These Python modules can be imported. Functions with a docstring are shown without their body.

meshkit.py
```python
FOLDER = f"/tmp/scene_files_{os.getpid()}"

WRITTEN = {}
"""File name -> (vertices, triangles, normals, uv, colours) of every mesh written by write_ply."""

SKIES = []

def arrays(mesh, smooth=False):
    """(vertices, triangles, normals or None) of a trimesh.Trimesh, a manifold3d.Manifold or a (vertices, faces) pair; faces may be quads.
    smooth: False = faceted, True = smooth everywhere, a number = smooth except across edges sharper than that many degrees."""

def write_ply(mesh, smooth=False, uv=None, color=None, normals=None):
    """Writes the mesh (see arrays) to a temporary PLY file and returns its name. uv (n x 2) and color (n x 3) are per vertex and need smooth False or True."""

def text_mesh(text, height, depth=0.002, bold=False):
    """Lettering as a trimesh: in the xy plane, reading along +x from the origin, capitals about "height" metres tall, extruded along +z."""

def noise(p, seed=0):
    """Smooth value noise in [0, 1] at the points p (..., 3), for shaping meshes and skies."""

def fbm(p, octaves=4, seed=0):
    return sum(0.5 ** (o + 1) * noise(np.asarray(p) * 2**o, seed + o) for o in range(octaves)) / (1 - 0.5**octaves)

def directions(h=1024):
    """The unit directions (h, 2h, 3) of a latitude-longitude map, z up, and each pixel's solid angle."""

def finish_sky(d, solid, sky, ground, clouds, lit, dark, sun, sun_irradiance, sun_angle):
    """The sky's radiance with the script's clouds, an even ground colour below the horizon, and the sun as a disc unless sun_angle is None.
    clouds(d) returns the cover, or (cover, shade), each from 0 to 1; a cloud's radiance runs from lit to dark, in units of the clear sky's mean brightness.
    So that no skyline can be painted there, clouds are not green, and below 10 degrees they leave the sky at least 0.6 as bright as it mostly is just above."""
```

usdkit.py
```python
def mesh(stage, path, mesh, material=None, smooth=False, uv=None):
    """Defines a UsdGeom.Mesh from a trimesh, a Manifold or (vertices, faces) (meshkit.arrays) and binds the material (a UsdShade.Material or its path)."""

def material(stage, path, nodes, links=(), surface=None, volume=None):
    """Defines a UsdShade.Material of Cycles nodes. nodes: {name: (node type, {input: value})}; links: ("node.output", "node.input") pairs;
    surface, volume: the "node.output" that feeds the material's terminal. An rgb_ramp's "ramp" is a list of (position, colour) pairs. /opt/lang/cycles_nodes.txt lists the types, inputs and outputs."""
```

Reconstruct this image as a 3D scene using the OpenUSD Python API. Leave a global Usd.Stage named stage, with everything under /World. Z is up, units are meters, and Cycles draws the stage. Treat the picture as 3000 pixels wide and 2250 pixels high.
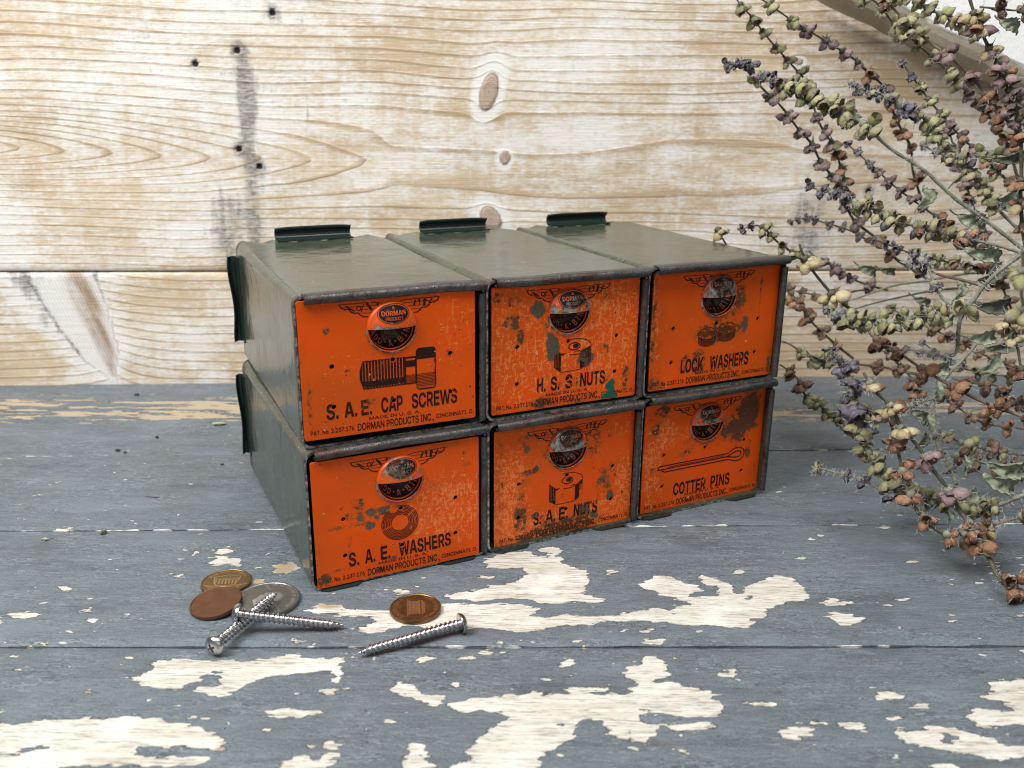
import math, glob, numpy as np, trimesh, shapely, usdkit
from shapely import affinity
from shapely.geometry import Polygon, LineString, Point, box as sbox, MultiPolygon
from shapely.ops import unary_union
from scipy import ndimage
from scipy.spatial import Delaunay
from PIL import Image, ImageDraw, ImageFont
from pxr import Usd, UsdGeom, UsdLux, UsdShade, Gf, Sdf, Vt
from meshkit import noise, fbm

stage = Usd.Stage.CreateInMemory()
UsdGeom.SetStageUpAxis(stage, UsdGeom.Tokens.z)
UsdGeom.SetStageMetersPerUnit(stage, 1.0)
UsdGeom.Xform.Define(stage, '/World')
UsdGeom.Scope.Define(stage, '/World/Looks')
rng = np.random.default_rng(7)
PI = math.pi

# ------------------------------------------------------------------ camera
CH, PITCH, ROLL, FPX = 0.18137, 0.30987, 0.0085, 2617.4     # height, tilt, roll, focal length in photo pixels
cp, sp = math.cos(PITCH), math.sin(PITCH)
cr, sr = math.cos(ROLL), math.sin(ROLL)
CF = np.array([0, cp, -sp]); _U = np.array([0, sp, cp]); _R = np.array([1.0, 0, 0])
CR, CU = cr * _R + sr * _U, -sr * _R + cr * _U
CPOS = np.array([0, 0, CH])
cam = UsdGeom.Camera.Define(stage, '/World/camera')
cam.AddTransformOp().Set(Gf.Matrix4d(*CR, 0, *CU, 0, *(-CF), 0, *CPOS, 1))
cam.CreateHorizontalApertureAttr(36.0); cam.CreateVerticalApertureAttr(27.0)
cam.CreateFocalLengthAttr(FPX / 3000 * 36)
cam.CreateClippingRangeAttr(Gf.Vec2f(0.01, 50))
cam.CreateFStopAttr(15.0); cam.CreateFocusDistanceAttr(0.37)
cam.CreateExposureAttr(0.46)

# ------------------------------------------------------------------ lamps (a lit table-top set)
def rect_light(name, pos, target, w, h, power, color):
    l = UsdLux.RectLight.Define(stage, '/World/' + name)
    z = np.array(pos, float) - np.array(target, float); z /= np.linalg.norm(z)
    x = np.cross([0, 0, 1.0], z); x = x / np.linalg.norm(x) if np.linalg.norm(x) > 1e-6 else np.array([1.0, 0, 0])
    y = np.cross(z, x)
    l.AddTransformOp().Set(Gf.Matrix4d(*x, 0, *y, 0, *z, 0, *pos, 1))
    l.CreateWidthAttr(w); l.CreateHeightAttr(h); l.CreateIntensityAttr(power); l.CreateColorAttr(Gf.Vec3f(*color))
    return l
rect_light('window_lamp', (-0.66, -0.06, 1.00), (0.04, 0.42, 0.05), 0.55, 0.5, 18.0, (1.0, 0.985, 0.96))
rect_light('ceiling_lamp', (0.25, 0.05, 1.30), (0.05, 0.40, 0.0), 0.9, 0.6, 5.2, (0.97, 0.99, 1.0))
rect_light('front_lamp', (0.35, -0.75, 0.55), (0.0, 0.4, 0.05), 0.9, 0.6, 0.55, (1.0, 0.99, 0.97))
dome = UsdLux.DomeLight.Define(stage, '/World/room_light')
dome.CreateIntensityAttr(0.045); dome.CreateColorAttr(Gf.Vec3f(1, 1, 1))

# ------------------------------------------------------------------ photo pixel -> point in the place
def ray(px, py):
    return CF * FPX + CR * (px - 1500) - CU * (py - 1125)
def at_z(px, py, z=0.0):
    d = ray(px, py); return CPOS + d * ((z - CH) / d[2])
def at_y(px, py, y):
    d = ray(px, py); return CPOS + d * (y / d[1])
WB0, WB1 = at_z(0, 1129), at_z(2800, 1099)                     # foot of the plank wall
WD = (WB1 - WB0) / np.linalg.norm(WB1 - WB0)                   # along the wall
WN = np.array([WD[1], -WD[0], 0.0])                            # towards the camera
def at_wall(px, py, off=0.0):
    d = ray(px, py); t = ((WB0 - CPOS) @ WN + off) / (d @ WN); return CPOS + d * t
def wall_sz(px, py):
    p = at_wall(px, py); return np.array([(p - WB0) @ WD, p[2]])
def wall_pt(s, z, off=0.0):
    return WB0 + np.multiply.outer(s, WD) + np.multiply.outer(z, [0, 0, 1.0]) + np.multiply.outer(off, WN)

# ------------------------------------------------------------------ prims
used = {}
def numbered(parent, name):
    k = (parent, name); n = used.get(k, 0); used[k] = n + 1
    return f'{parent}/{name}' if n == 0 else f'{parent}/{name}_{n:03d}'
def tag(p, label=None, cat=None, group=None, kind=None):
    p = p.GetPrim() if hasattr(p, 'GetPrim') else p
    for k, v in (('label', label), ('category', cat), ('group', group), ('kind', kind)):
        if v: p.SetCustomDataByKey(k, v)
    return p
class T:                                                       # a thing: an Xform at its base
    def __init__(s, name, loc=(0, 0, 0), rz=0.0, **kw):
        s.path = numbered('/World', name); s.loc = np.array(loc, float); s.rz = rz
        x = UsdGeom.Xform.Define(stage, s.path)
        x.AddTranslateOp().Set(Gf.Vec3d(*map(float, loc)))
        if rz: x.AddRotateZOp().Set(math.degrees(rz))
        tag(x, **kw)
class P:
    def __init__(s, path, t): s.path, s.t = path, t
def part(parent, name, mesh, mat, smooth=False, world=True, attrs=None, label=None, kind=None, color=None):
    """a mesh under a thing or a part; world=True: the vertices are in world space and are moved into the thing's own space"""
    t = parent if isinstance(parent, T) else parent.t
    v, f, n = (mesh if isinstance(mesh, tuple) and len(mesh) == 3 else (*usdkit.meshkit.arrays(mesh, smooth),))
    v = np.asarray(v, float)
    if world: v = v - t.loc
    path = numbered(parent.path, name)
    m = UsdGeom.Mesh.Define(stage, path)
    m.CreatePointsAttr(Vt.Vec3fArray.FromNumpy(v.astype(np.float32)))
    m.CreateFaceVertexCountsAttr(Vt.IntArray.FromNumpy(np.full(len(f), 3, np.int32)))
    m.CreateFaceVertexIndicesAttr(Vt.IntArray.FromNumpy(np.asarray(f).astype(np.int32).ravel()))
    m.CreateSubdivisionSchemeAttr('none')
    if n is not None:
        m.CreateNormalsAttr(Vt.Vec3fArray.FromNumpy(np.asarray(n).astype(np.float32))); m.SetNormalsInterpolation('vertex')
    for k, a in (attrs or {}).items():
        a = np.asarray(a, np.float32)
        ty, arr = (Sdf.ValueTypeNames.FloatArray, Vt.FloatArray.FromNumpy(a)) if a.ndim == 1 else (Sdf.ValueTypeNames.Color3fArray, Vt.Vec3fArray.FromNumpy(a))
        UsdGeom.PrimvarsAPI(m).CreatePrimvar(k, ty, 'vertex').Set(arr)
    UsdShade.MaterialBindingAPI.Apply(m.GetPrim()).Bind(mat)
    tag(m, label=label, kind=kind)
    return P(path, t)

# ------------------------------------------------------------------ material graphs
class R:
    def __init__(s, r): s.r = r
class G:
    def __init__(s): s.n, s.l = {}, []
    def add(s, kind, out, **inp):
        nm = f'n{len(s.n)}'; vals = {}
        for k, v in inp.items():
            if isinstance(v, R): s.l.append((v.r, f'{nm}.{k}'))
            else: vals[k] = v
        s.n[nm] = (kind, vals); return R(f'{nm}.{out}')
    def pos(s): return s.add('geometry', 'position')
    def attr(s, name, out='fac'): return s.add('attribute', out, attribute=name)
    def math(s, op, a, b=0.0, c=0.0, clamp=False): return s.add('math', 'value', math_type=op, value1=a, value2=b, value3=c, use_clamp=clamp)
    def mapv(s, v, scale=(1, 1, 1), rot=(0, 0, 0), loc=(0, 0, 0)): return s.add('mapping', 'vector', vector=v, scale=scale, rotation=rot, location=loc)
    def noise(s, v, scale, detail=3.0, rough=0.55, dist=0.0): return s.add('noise_texture', 'fac', vector=v, scale=scale, detail=detail, roughness=rough, distortion=dist)
    def vor(s, v, scale, out='distance', feature='f1'): return s.add('voronoi_texture', out, vector=v, scale=scale, feature=feature)
    def step(s, v, lo, hi, to=(0.0, 1.0)): return s.add('map_range', 'result', range_type='smoothstep', value=v, from_min=lo, from_max=hi, to_min=to[0], to_max=to[1], clamp=True)
    def lin(s, v, lo, hi, a=0.0, b=1.0): return s.add('map_range', 'result', range_type='linear', value=v, from_min=lo, from_max=hi, to_min=a, to_max=b, clamp=True)
    def mix(s, f, a, b, mode='mix'): return s.add('mix', 'color', mix_type=mode, fac=f, color1=a, color2=b)
    def ramp(s, f, stops): return s.add('rgb_ramp', 'color', fac=f, ramp=stops)
    def bump(s, h, dist, strength=1.0): return s.add('bump', 'normal', height=h, distance=dist, strength=strength)
    def pbr(s, **k): return s.add('principled_bsdf', 'BSDF', **k)
    def make(s, name, surf):
        return usdkit.material(stage, '/World/Looks/' + name, s.n, s.l, surface=surf.r)
def mul(g, a, b): return g.math('multiply', a, b)
def plus(g, a, b): return g.math('add', a, b)

def m_table():
    g = G(); p = g.pos()
    sdf = g.attr('peel'); tanv = g.attr('tan')
    edge = g.noise(g.mapv(p, (0.6, 1.0, 1.0)), 420, 5, 0.72)
    fib = g.noise(g.mapv(p, (0.10, 1.0, 1.0)), 700, 3, 0.65)
    m = plus(g, sdf, mul(g, plus(g, edge, -0.5), 0.36))
    m = plus(g, m, mul(g, plus(g, fib, -0.5), 0.44))
    m = plus(g, m, mul(g, plus(g, g.noise(g.mapv(p, (0.5, 1.0, 1.0), loc=(4, 4, 0)), 1100, 3, 0.7), -0.5), 0.13))
    sp1 = g.noise(g.mapv(p, (0.55, 1.0, 1.0), loc=(3, 1, 0)), 330, 2, 0.5)
    keepp = g.noise(g.mapv(p, (0.35, 1.0, 1.0), loc=(7, 7, 0)), 300, 4, 0.65)
    m = plus(g, m, mul(g, g.step(keepp, 0.655, 0.70), -0.25))
    sp2 = g.noise(g.mapv(p, (1, 1, 1), loc=(1, 7, 0)), 14, 2, 0.5)
    speck = g.step(plus(g, sp1, mul(g, sp2, 0.16)), 0.778, 0.800)
    peel = g.math('maximum', g.step(m, 0.49, 0.512), speck)
    # paint
    br = g.noise(g.mapv(p, (0.13, 1, 1)), 1000, 5, 0.74)
    br2 = g.noise(g.mapv(p, (0.16, 1, 1), loc=(2, 2, 2)), 170, 5, 0.70)
    bl = g.noise(p, 11, 4, 0.6)
    col = g.mix(g.lin(br2, 0.32, 0.68), (0.074, 0.091, 0.104), (0.120, 0.143, 0.158))
    col = g.mix(g.step(br, 0.54, 0.72, (0, 0.80)), col, (0.26, 0.30, 0.325))
    col = g.mix(g.step(br, 0.44, 0.28, (0, 0.9)), col, (0.028, 0.036, 0.044))
    col = g.mix(g.lin(bl, 0.42, 0.72, 0, 0.40), col, (0.115, 0.145, 0.170))
    iso = g.noise(p, 1500, 3, 0.7)
    col = g.mix(g.lin(iso, 0.42, 0.68, 0, 0.45), col, (0.20, 0.235, 0.262))
    col = g.mix(g.lin(iso, 0.46, 0.30, 0, 0.5), col, (0.042, 0.053, 0.065))
    mot = g.noise(g.mapv(p, (0.40, 1, 1), loc=(6, 2, 0)), 46, 5, 0.70)
    col = g.mix(g.step(mot, 0.50, 0.66, (0, 0.55)), col, (0.155, 0.190, 0.218))
    col = g.mix(g.step(mot, 0.46, 0.32, (0, 0.60)), col, (0.058, 0.068, 0.078))
    rdg = g.noise(g.mapv(p, (0.20, 1, 1), loc=(1, 8, 3)), 360, 4, 0.66)
    dk = g.step(g.math('absolute', plus(g, rdg, -0.47)), 0.022, 0.004)
    lt = g.step(g.math('absolute', plus(g, rdg, -0.505)), 0.020, 0.004)
    few = g.step(g.noise(g.mapv(p, (0.5, 1, 1), loc=(2, 0, 9)), 70, 3, 0.6), 0.40, 0.62)
    col = g.mix(mul(g, dk, mul(g, few, 0.62)), col, (0.026, 0.030, 0.034))
    col = g.mix(mul(g, lt, mul(g, few, 0.50)), col, (0.30, 0.345, 0.375))
    dirt = g.noise(g.mapv(p, (0.25, 1, 1), loc=(5, 0, 0)), 60, 4, 0.65)
    col = g.mix(g.step(dirt, 0.56, 0.74, (0, 0.50)), col, (0.105, 0.092, 0.078))
    # bare wood under the paint, with fine dark pores
    wl = g.noise(g.mapv(p, (0.09, 1, 1), loc=(0, 3, 0)), 1500, 3, 0.72)
    wl2 = g.noise(g.mapv(p, (0.05, 1, 1)), 330, 3, 0.6)
    wood = g.mix(g.lin(wl2, 0.3, 0.7), (0.62, 0.60, 0.545), (0.47, 0.445, 0.385))
    wood = g.mix(g.step(wl, 0.50, 0.36, (0, 0.80)), wood, (0.22, 0.19, 0.15))
    wood = g.mix(g.step(g.noise(p, 45, 3), 0.52, 0.72, (0, 0.6)), wood, (0.72, 0.70, 0.65))
    wood = g.mix(tanv, wood, (0.34, 0.265, 0.17))
    c = g.mix(peel, col, wood)
    rim = mul(g, g.step(m, 0.455, 0.49), g.step(m, 0.53, 0.49))
    c = g.mix(mul(g, rim, 0.62), c, (0.045, 0.045, 0.045))
    c = g.mix(mul(g, mul(g, peel, g.step(m, 0.60, 0.50)), g.step(edge, 0.42, 0.60, (0, 0.55))), c, (0.34, 0.30, 0.235))
    c = g.mix(mul(g, peel, g.step(g.noise(g.mapv(p, (0.3, 1, 1), loc=(3, 1, 1)), 85, 5, 0.7), 0.52, 0.70, (0, 0.45))), c, (0.40, 0.35, 0.265))
    seam = g.attr('seam')
    c = g.mix(g.step(plus(g, seam, mul(g, plus(g, sp1, -0.5), 0.9)), 0.55, 0.70), c, (0.72, 0.72, 0.68))
    h = plus(g, mul(g, br, 0.85), plus(g, mul(g, br2, 0.45), mul(g, rdg, 1.1)))
    h = plus(g, mul(g, h, g.math('subtract', 1.0, mul(g, peel, 0.5))), mul(g, peel, -1.7))
    h = plus(g, h, mul(g, g.noise(p, 900, 2), 0.18))
    h = plus(g, h, mul(g, wl, mul(g, peel, 0.6)))
    n = g.bump(h, 0.00050, 0.9)
    rough = g.math('add', mul(g, peel, 0.30), g.lin(br2, 0.3, 0.7, 0.40, 0.62))
    return g.make('table_paint', g.pbr(base_color=c, roughness=rough, normal=n, specular_ior_level=0.36))

def m_wall():
    g = G(); p = g.pos()
    ph = g.attr('grain'); knot = g.attr('knot'); stain = g.attr('stain'); wh = g.attr('white'); core = g.attr('core')
    w = g.noise(g.mapv(p, (0.14, 1, 1)), 60, 3, 0.6)
    ph = plus(g, ph, mul(g, plus(g, w, -0.5), 0.45))
    f = g.math('fraction', ph)
    late = mul(g, g.step(f, 0.68, 0.94), g.step(f, 1.0, 0.95))
    rid = g.noise(g.mapv(plus(g, 0.0, ph), (1, 1, 1)), 1.0, 1) 
    ringv = g.noise(g.add('combine_xyz', 'vector', x=mul(g, ph, 0.7), y=0.0, z=0.0), 1.7, 1, 0.5)
    fine = g.noise(g.mapv(p, (0.03, 0.03, 1.0)), 1100, 3, 0.65)
    fine2 = g.noise(g.mapv(p, (0.06, 0.06, 1.0), loc=(1, 2, 3)), 420, 3, 0.6)
    big = g.noise(g.mapv(p, (0.5, 1, 1.4)), 16, 4, 0.6)
    base = g.mix(g.lin(big, 0.35, 0.65), (0.52, 0.395, 0.255), (0.66, 0.54, 0.38))
    base = g.mix(mul(g, late, g.lin(ringv, 0.30, 0.62, 0.10, 0.54)), base, (0.33, 0.225, 0.135))
    base = g.mix(g.lin(fine2, 0.50, 0.72, 0, 0.40), base, (0.32, 0.21, 0.12))
    base = g.mix(g.step(fine, 0.54, 0.70, (0, 0.38)), base, (0.30, 0.215, 0.14))
    # lime wash: rubbed along the grain, broken by the upright saw marks
    saw = g.noise(g.mapv(p, (1.0, 1.0, 0.12)), 230, 3, 0.62)
    saw2 = g.noise(g.mapv(p, (1.0, 1.0, 0.03), loc=(4, 0, 0)), 60, 2, 0.6)
    dash = g.noise(g.mapv(p, (0.20, 0.20, 1.0)), 330, 3, 0.65)
    cloud = g.noise(g.mapv(p, (0.55, 1, 1.0), loc=(9, 4, 2)), 21, 5, 0.68)
    dash2 = g.noise(g.mapv(p, (0.30, 0.30, 1.0), loc=(7, 1, 0)), 900, 3, 0.7)
    s = plus(g, mul(g, plus(g, dash, -0.5), 1.0), mul(g, plus(g, saw, -0.5), 0.55))
    s = plus(g, s, mul(g, plus(g, dash2, -0.5), 1.3))
    s = plus(g, s, mul(g, plus(g, saw2, -0.5), 0.18))
    s = plus(g, s, mul(g, plus(g, cloud, -0.5), 2.6))
    s = plus(g, s, mul(g, late, -0.34))
    s = plus(g, s, plus(g, wh, -0.5))
    wash = g.step(s, -0.42, 0.50)
    c = g.mix(mul(g, wash, 0.86), base, (0.80, 0.795, 0.775))
    # knots
    kc = g.mix(g.noise(g.mapv(p, (1, 1, 0.6)), 190, 4, 0.6), (0.33, 0.235, 0.175), (0.55, 0.45, 0.37))
    kr = g.math('fraction', mul(g, knot, 5.0))
    kc = g.mix(g.step(kr, 0.6, 0.95, (0, 0.6)), kc, (0.22, 0.13, 0.095))
    c = g.mix(g.step(knot, 0.02, 0.16, (0, 0.9)), c, kc)
    c = g.mix(core, c, g.mix(fine2, (0.20, 0.12, 0.085), (0.44, 0.31, 0.235)))
    kl = mul(g, g.step(knot, 0.0, 0.10), g.step(knot, 0.24, 0.12))
    c = g.mix(mul(g, kl, g.lin(big, 0.35, 0.6, 0.2, 0.75)), c, (0.17, 0.115, 0.085))
    st = g.step(plus(g, stain, mul(g, plus(g, plus(g, cloud, mul(g, plus(g, dash, saw), 1.3)), -1.8), 1.0)), 0.25, 0.95)
    c = g.mix(mul(g, st, g.lin(dash2, 0.35, 0.62, 0.90, 0.45)), c, (0.12, 0.105, 0.10))
    hole = g.attr('hole')
    c = g.mix(g.step(hole, 0.45, 0.62), c, (0.016, 0.012, 0.010))
    h = plus(g, mul(g, fine, 0.9), mul(g, late, 0.6))
    h = plus(g, h, mul(g, saw, 0.35))
    n = g.bump(h, 0.00045, 0.8)
    return g.make('limed_plank', g.pbr(base_color=c, roughness=0.72, normal=n, specular_ior_level=0.3))

def m_shell():
    g = G(); p = g.pos()
    n1 = g.noise(p, 26, 4, 0.6); n2 = g.noise(g.mapv(p, (1, 1, 0.35)), 110, 4, 0.65); n3 = g.noise(p, 900, 2, 0.5)
    c = g.mix(g.lin(n1, 0.35, 0.68), (0.029, 0.040, 0.026), (0.052, 0.061, 0.037))
    scr = g.noise(g.mapv(p, (0.16, 1, 0.9), rot=(0, 0, 0.44)), 330, 3, 0.62)
    c = g.mix(g.step(scr, 0.585, 0.64, (0, 0.85)), c, (0.012, 0.012, 0.011))
    scf = g.noise(g.mapv(p, (0.6, 1, 0.22), loc=(2, 2, 2)), 75, 4, 0.65)
    c = g.mix(g.step(scf, 0.60, 0.68, (0, 0.55)), c, (0.050, 0.036, 0.028))
    dust = g.noise(g.mapv(p, loc=(5, 1, 7)), 40, 5, 0.7)
    c = g.mix(g.step(dust, 0.52, 0.75, (0, 0.35)), c, (0.15, 0.145, 0.115))
    wr = g.attr('wear')
    w = g.step(plus(g, wr, mul(g, plus(g, n2, -0.5), 1.3)), 0.50, 0.66)
    c = g.mix(w, c, g.mix(n3, (0.045, 0.030, 0.024), (0.075, 0.052, 0.042)))
    sp = g.noise(g.mapv(p, (1, 1, 1), loc=(3, 3, 3)), 800, 1, 0.5)
    c = g.mix(g.step(sp, 0.735, 0.77), c, (0.30, 0.29, 0.25))
    rough = plus(g, g.lin(n1, 0.3, 0.7, 0.13, 0.22), mul(g, w, 0.35))
    h = plus(g, mul(g, n1, 1.8), plus(g, mul(g, n3, 0.02), mul(g, w, -0.05)))
    return g.make('green_enamel', g.pbr(base_color=c, roughness=rough, normal=g.bump(h, 0.0010, 0.5), specular_ior_level=0.60))

def m_dark_clip():
    g = G(); p = g.pos(); n = g.noise(p, 300, 4, 0.6)
    c = g.mix(g.step(n, 0.62, 0.75), (0.012, 0.024, 0.020), (0.05, 0.05, 0.045))
    return g.make('clip_enamel', g.pbr(base_color=c, roughness=0.27, specular_ior_level=0.55, normal=g.bump(n, 0.0002, 0.4)))

def m_lip():
    g = G(); p = g.pos()
    n1 = g.noise(p, 420, 4, 0.7); n2 = g.noise(p, 1300, 2, 0.6); n3 = g.noise(p, 60, 3, 0.6)
    c = g.mix(g.lin(n1, 0.35, 0.65), (0.040, 0.034, 0.032), (0.15, 0.14, 0.138))
    c = g.mix(g.step(n3, 0.48, 0.62, (0, 0.85)), c, (0.070, 0.040, 0.028))
    c = g.mix(g.step(n3, 0.44, 0.34, (0, 0.6)), c, (0.030, 0.044, 0.036))
    c = g.mix(g.step(n2, 0.66, 0.76), c, (0.42, 0.40, 0.39))
    met = g.step(n1, 0.40, 0.60, (0.35, 0.95))
    h = plus(g, n1, mul(g, n2, 0.6))
    return g.make('worn_steel_lip', g.pbr(base_color=c, metallic=met, roughness=g.lin(n1, 0.3, 0.7, 0.52, 0.30), normal=g.bump(h, 0.0005, 0.8)))

def m_edge():
    g = G(); p = g.pos(); n = g.noise(p, 500, 3, 0.6)
    c = g.mix(g.step(n, 0.42, 0.6), (0.10, 0.10, 0.095), (0.42, 0.43, 0.43))
    return g.make('bare_sheet_edge', g.pbr(base_color=c, metallic=0.7, roughness=0.42, normal=g.bump(n, 0.0003, 0.6)))

def m_drawer(name, ink, pull, off):
    g = G(); p = g.mapv(g.pos(), loc=off)
    wv = g.attr('wear', 'color'); sep = g.add('separate_color', 'r', color=wv); nm = sep.r.split('.')[0]
    rust, chip, bri = R(nm + '.r'), R(nm + '.g'), R(nm + '.b')
    a = g.noise(p, 330, 5, 0.70); b = g.noise(p, 90, 4, 0.65); fine = g.noise(p, 1500, 2, 0.6); big = g.noise(p, 28, 3, 0.55)
    scr = g.noise(g.mapv(p, (1, 1, 0.25), rot=(0, 0.35, 0)), 900, 3, 0.7)
    scr2 = g.noise(g.mapv(p, (0.22, 1, 1), rot=(0, -0.5, 0)), 800, 3, 0.7)
    c = g.mix(g.lin(big, 0.35, 0.70), (0.82, 0.090, 0.0045), (0.62, 0.090, 0.0070))
    c = g.mix(g.step(b, 0.56, 0.80, (0, 0.42)), c, (0.36, 0.075, 0.012))
    c = g.mix(g.step(fine, 0.60, 0.76, (0, 0.25)), c, (0.34, 0.060, 0.008))
    if ink:
        iw = plus(g, mul(g, a, 0.7), mul(g, fine, 0.35))
        keep = g.step(plus(g, iw, mul(g, bri, 0.04)), 0.710, 0.650)
        c = g.mix(keep, c, (0.030, 0.010, 0.008) if ink == 1 else (0.016, 0.009, 0.010))
    s = plus(g, plus(g, mul(g, g.math('maximum', scr, scr2), 1.1), mul(g, fine, 0.35)), mul(g, bri, 0.285 if not ink else 0.12))
    c = g.mix(g.step(s, 0.985, 1.12, (0, 0.85)), c, (0.84, 0.245, 0.070))
    rust = mul(g, g.math('power', rust, 1.5), 0.80 if not ink else 0.36)
    chip = mul(g, g.math('power', chip, 1.5), 0.85 if not ink else 0.48)
    rn = g.math('multiply_add', plus(g, plus(g, mul(g, a, 0.50), plus(g, mul(g, b, 0.22), mul(g, g.noise(p, 1000, 4, 0.7), 0.28))), -0.5), 3.0, 0.47)
    rs = plus(g, rust, rn)
    rm = g.step(rs, 0.95, 1.05)
    halo = g.step(rs, 0.66, 1.00, (0, 0.50))
    c = g.mix(halo, c, (0.26, 0.085, 0.016))
    c = g.mix(mul(g, rm, 0.92), c, g.mix(fine, (0.042, 0.021, 0.014), (0.150, 0.066, 0.038)))
    cn = g.math('multiply_add', plus(g, plus(g, mul(g, g.noise(p, 260, 5, 0.72), 0.70), mul(g, a, 0.30)), -0.5), 2.4, 0.45)
    cs = plus(g, chip, cn)
    cm = g.step(cs, 0.985, 1.03)
    c = g.mix(g.step(cs, 0.80, 0.99, (0, 0.6)), c, (0.16, 0.060, 0.022))
    c = g.mix(cm, c, g.mix(fine, (0.060, 0.042, 0.030), (0.20, 0.160, 0.120)) if not pull else g.mix(g.step(a, 0.40, 0.60), (0.080, 0.056, 0.044), (0.42, 0.40, 0.375)))
    tiny = g.noise(g.mapv(p, loc=(8, 3, 1)), 620, 2, 0.5)
    c = g.mix(g.step(plus(g, tiny, mul(g, b, 0.22)), 0.842, 0.868), c, (0.055, 0.035, 0.028))
    white = g.noise(g.mapv(p, loc=(2, 9, 5)), 560, 2, 0.5)
    c = g.mix(g.step(plus(g, white, mul(g, big, 0.2)), 0.845, 0.862), c, (0.72, 0.42, 0.26))
    met = mul(g, cm, 0.75 if pull else 0.30)
    rough = plus(g, plus(g, 0.34 if not pull else 0.33, mul(g, rm, 0.32)), g.lin(a, 0.3, 0.7, -0.05, 0.14))
    h = plus(g, mul(g, a, 0.25), plus(g, mul(g, rm, -0.35), mul(g, cm, -0.3)))
    h = plus(g, h, mul(g, big, 0.8))
    return g.make(name, g.pbr(base_color=c, metallic=met, roughness=rough, normal=g.bump(h, 0.00025, 0.7), specular_ior_level=0.16 if not pull else 0.6))

def m_plain(name, c1, c2, scale, rough=0.6, metal=0.0, bump=0.0003, spec=0.5, lo=0.35, hi=0.65):
    g = G(); p = g.pos(); n = g.noise(p, scale, 4, 0.62)
    return g.make(name, g.pbr(base_color=g.mix(g.lin(n, lo, hi), c1, c2), roughness=g.lin(n, 0.3, 0.7, max(rough - 0.08, 0.03), rough + 0.08), metallic=metal, specular_ior_level=spec, normal=g.bump(n, bump, 0.6)))

def m_coin(name, c1, c2, dark, rough):
    g = G(); p = g.pos(); n = g.noise(p, 260, 4, 0.65); n2 = g.noise(p, 1400, 3, 0.65)
    c = g.mix(g.lin(n, 0.35, 0.65), c1, c2); c = g.mix(g.step(n2, 0.55, 0.75, (0, 0.6)), c, dark)
    return g.make(name, g.pbr(base_color=c, metallic=0.85, roughness=g.lin(n, 0.3, 0.7, rough - 0.06, rough + 0.10), normal=g.bump(n2, 0.00008, 0.6)))

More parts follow.
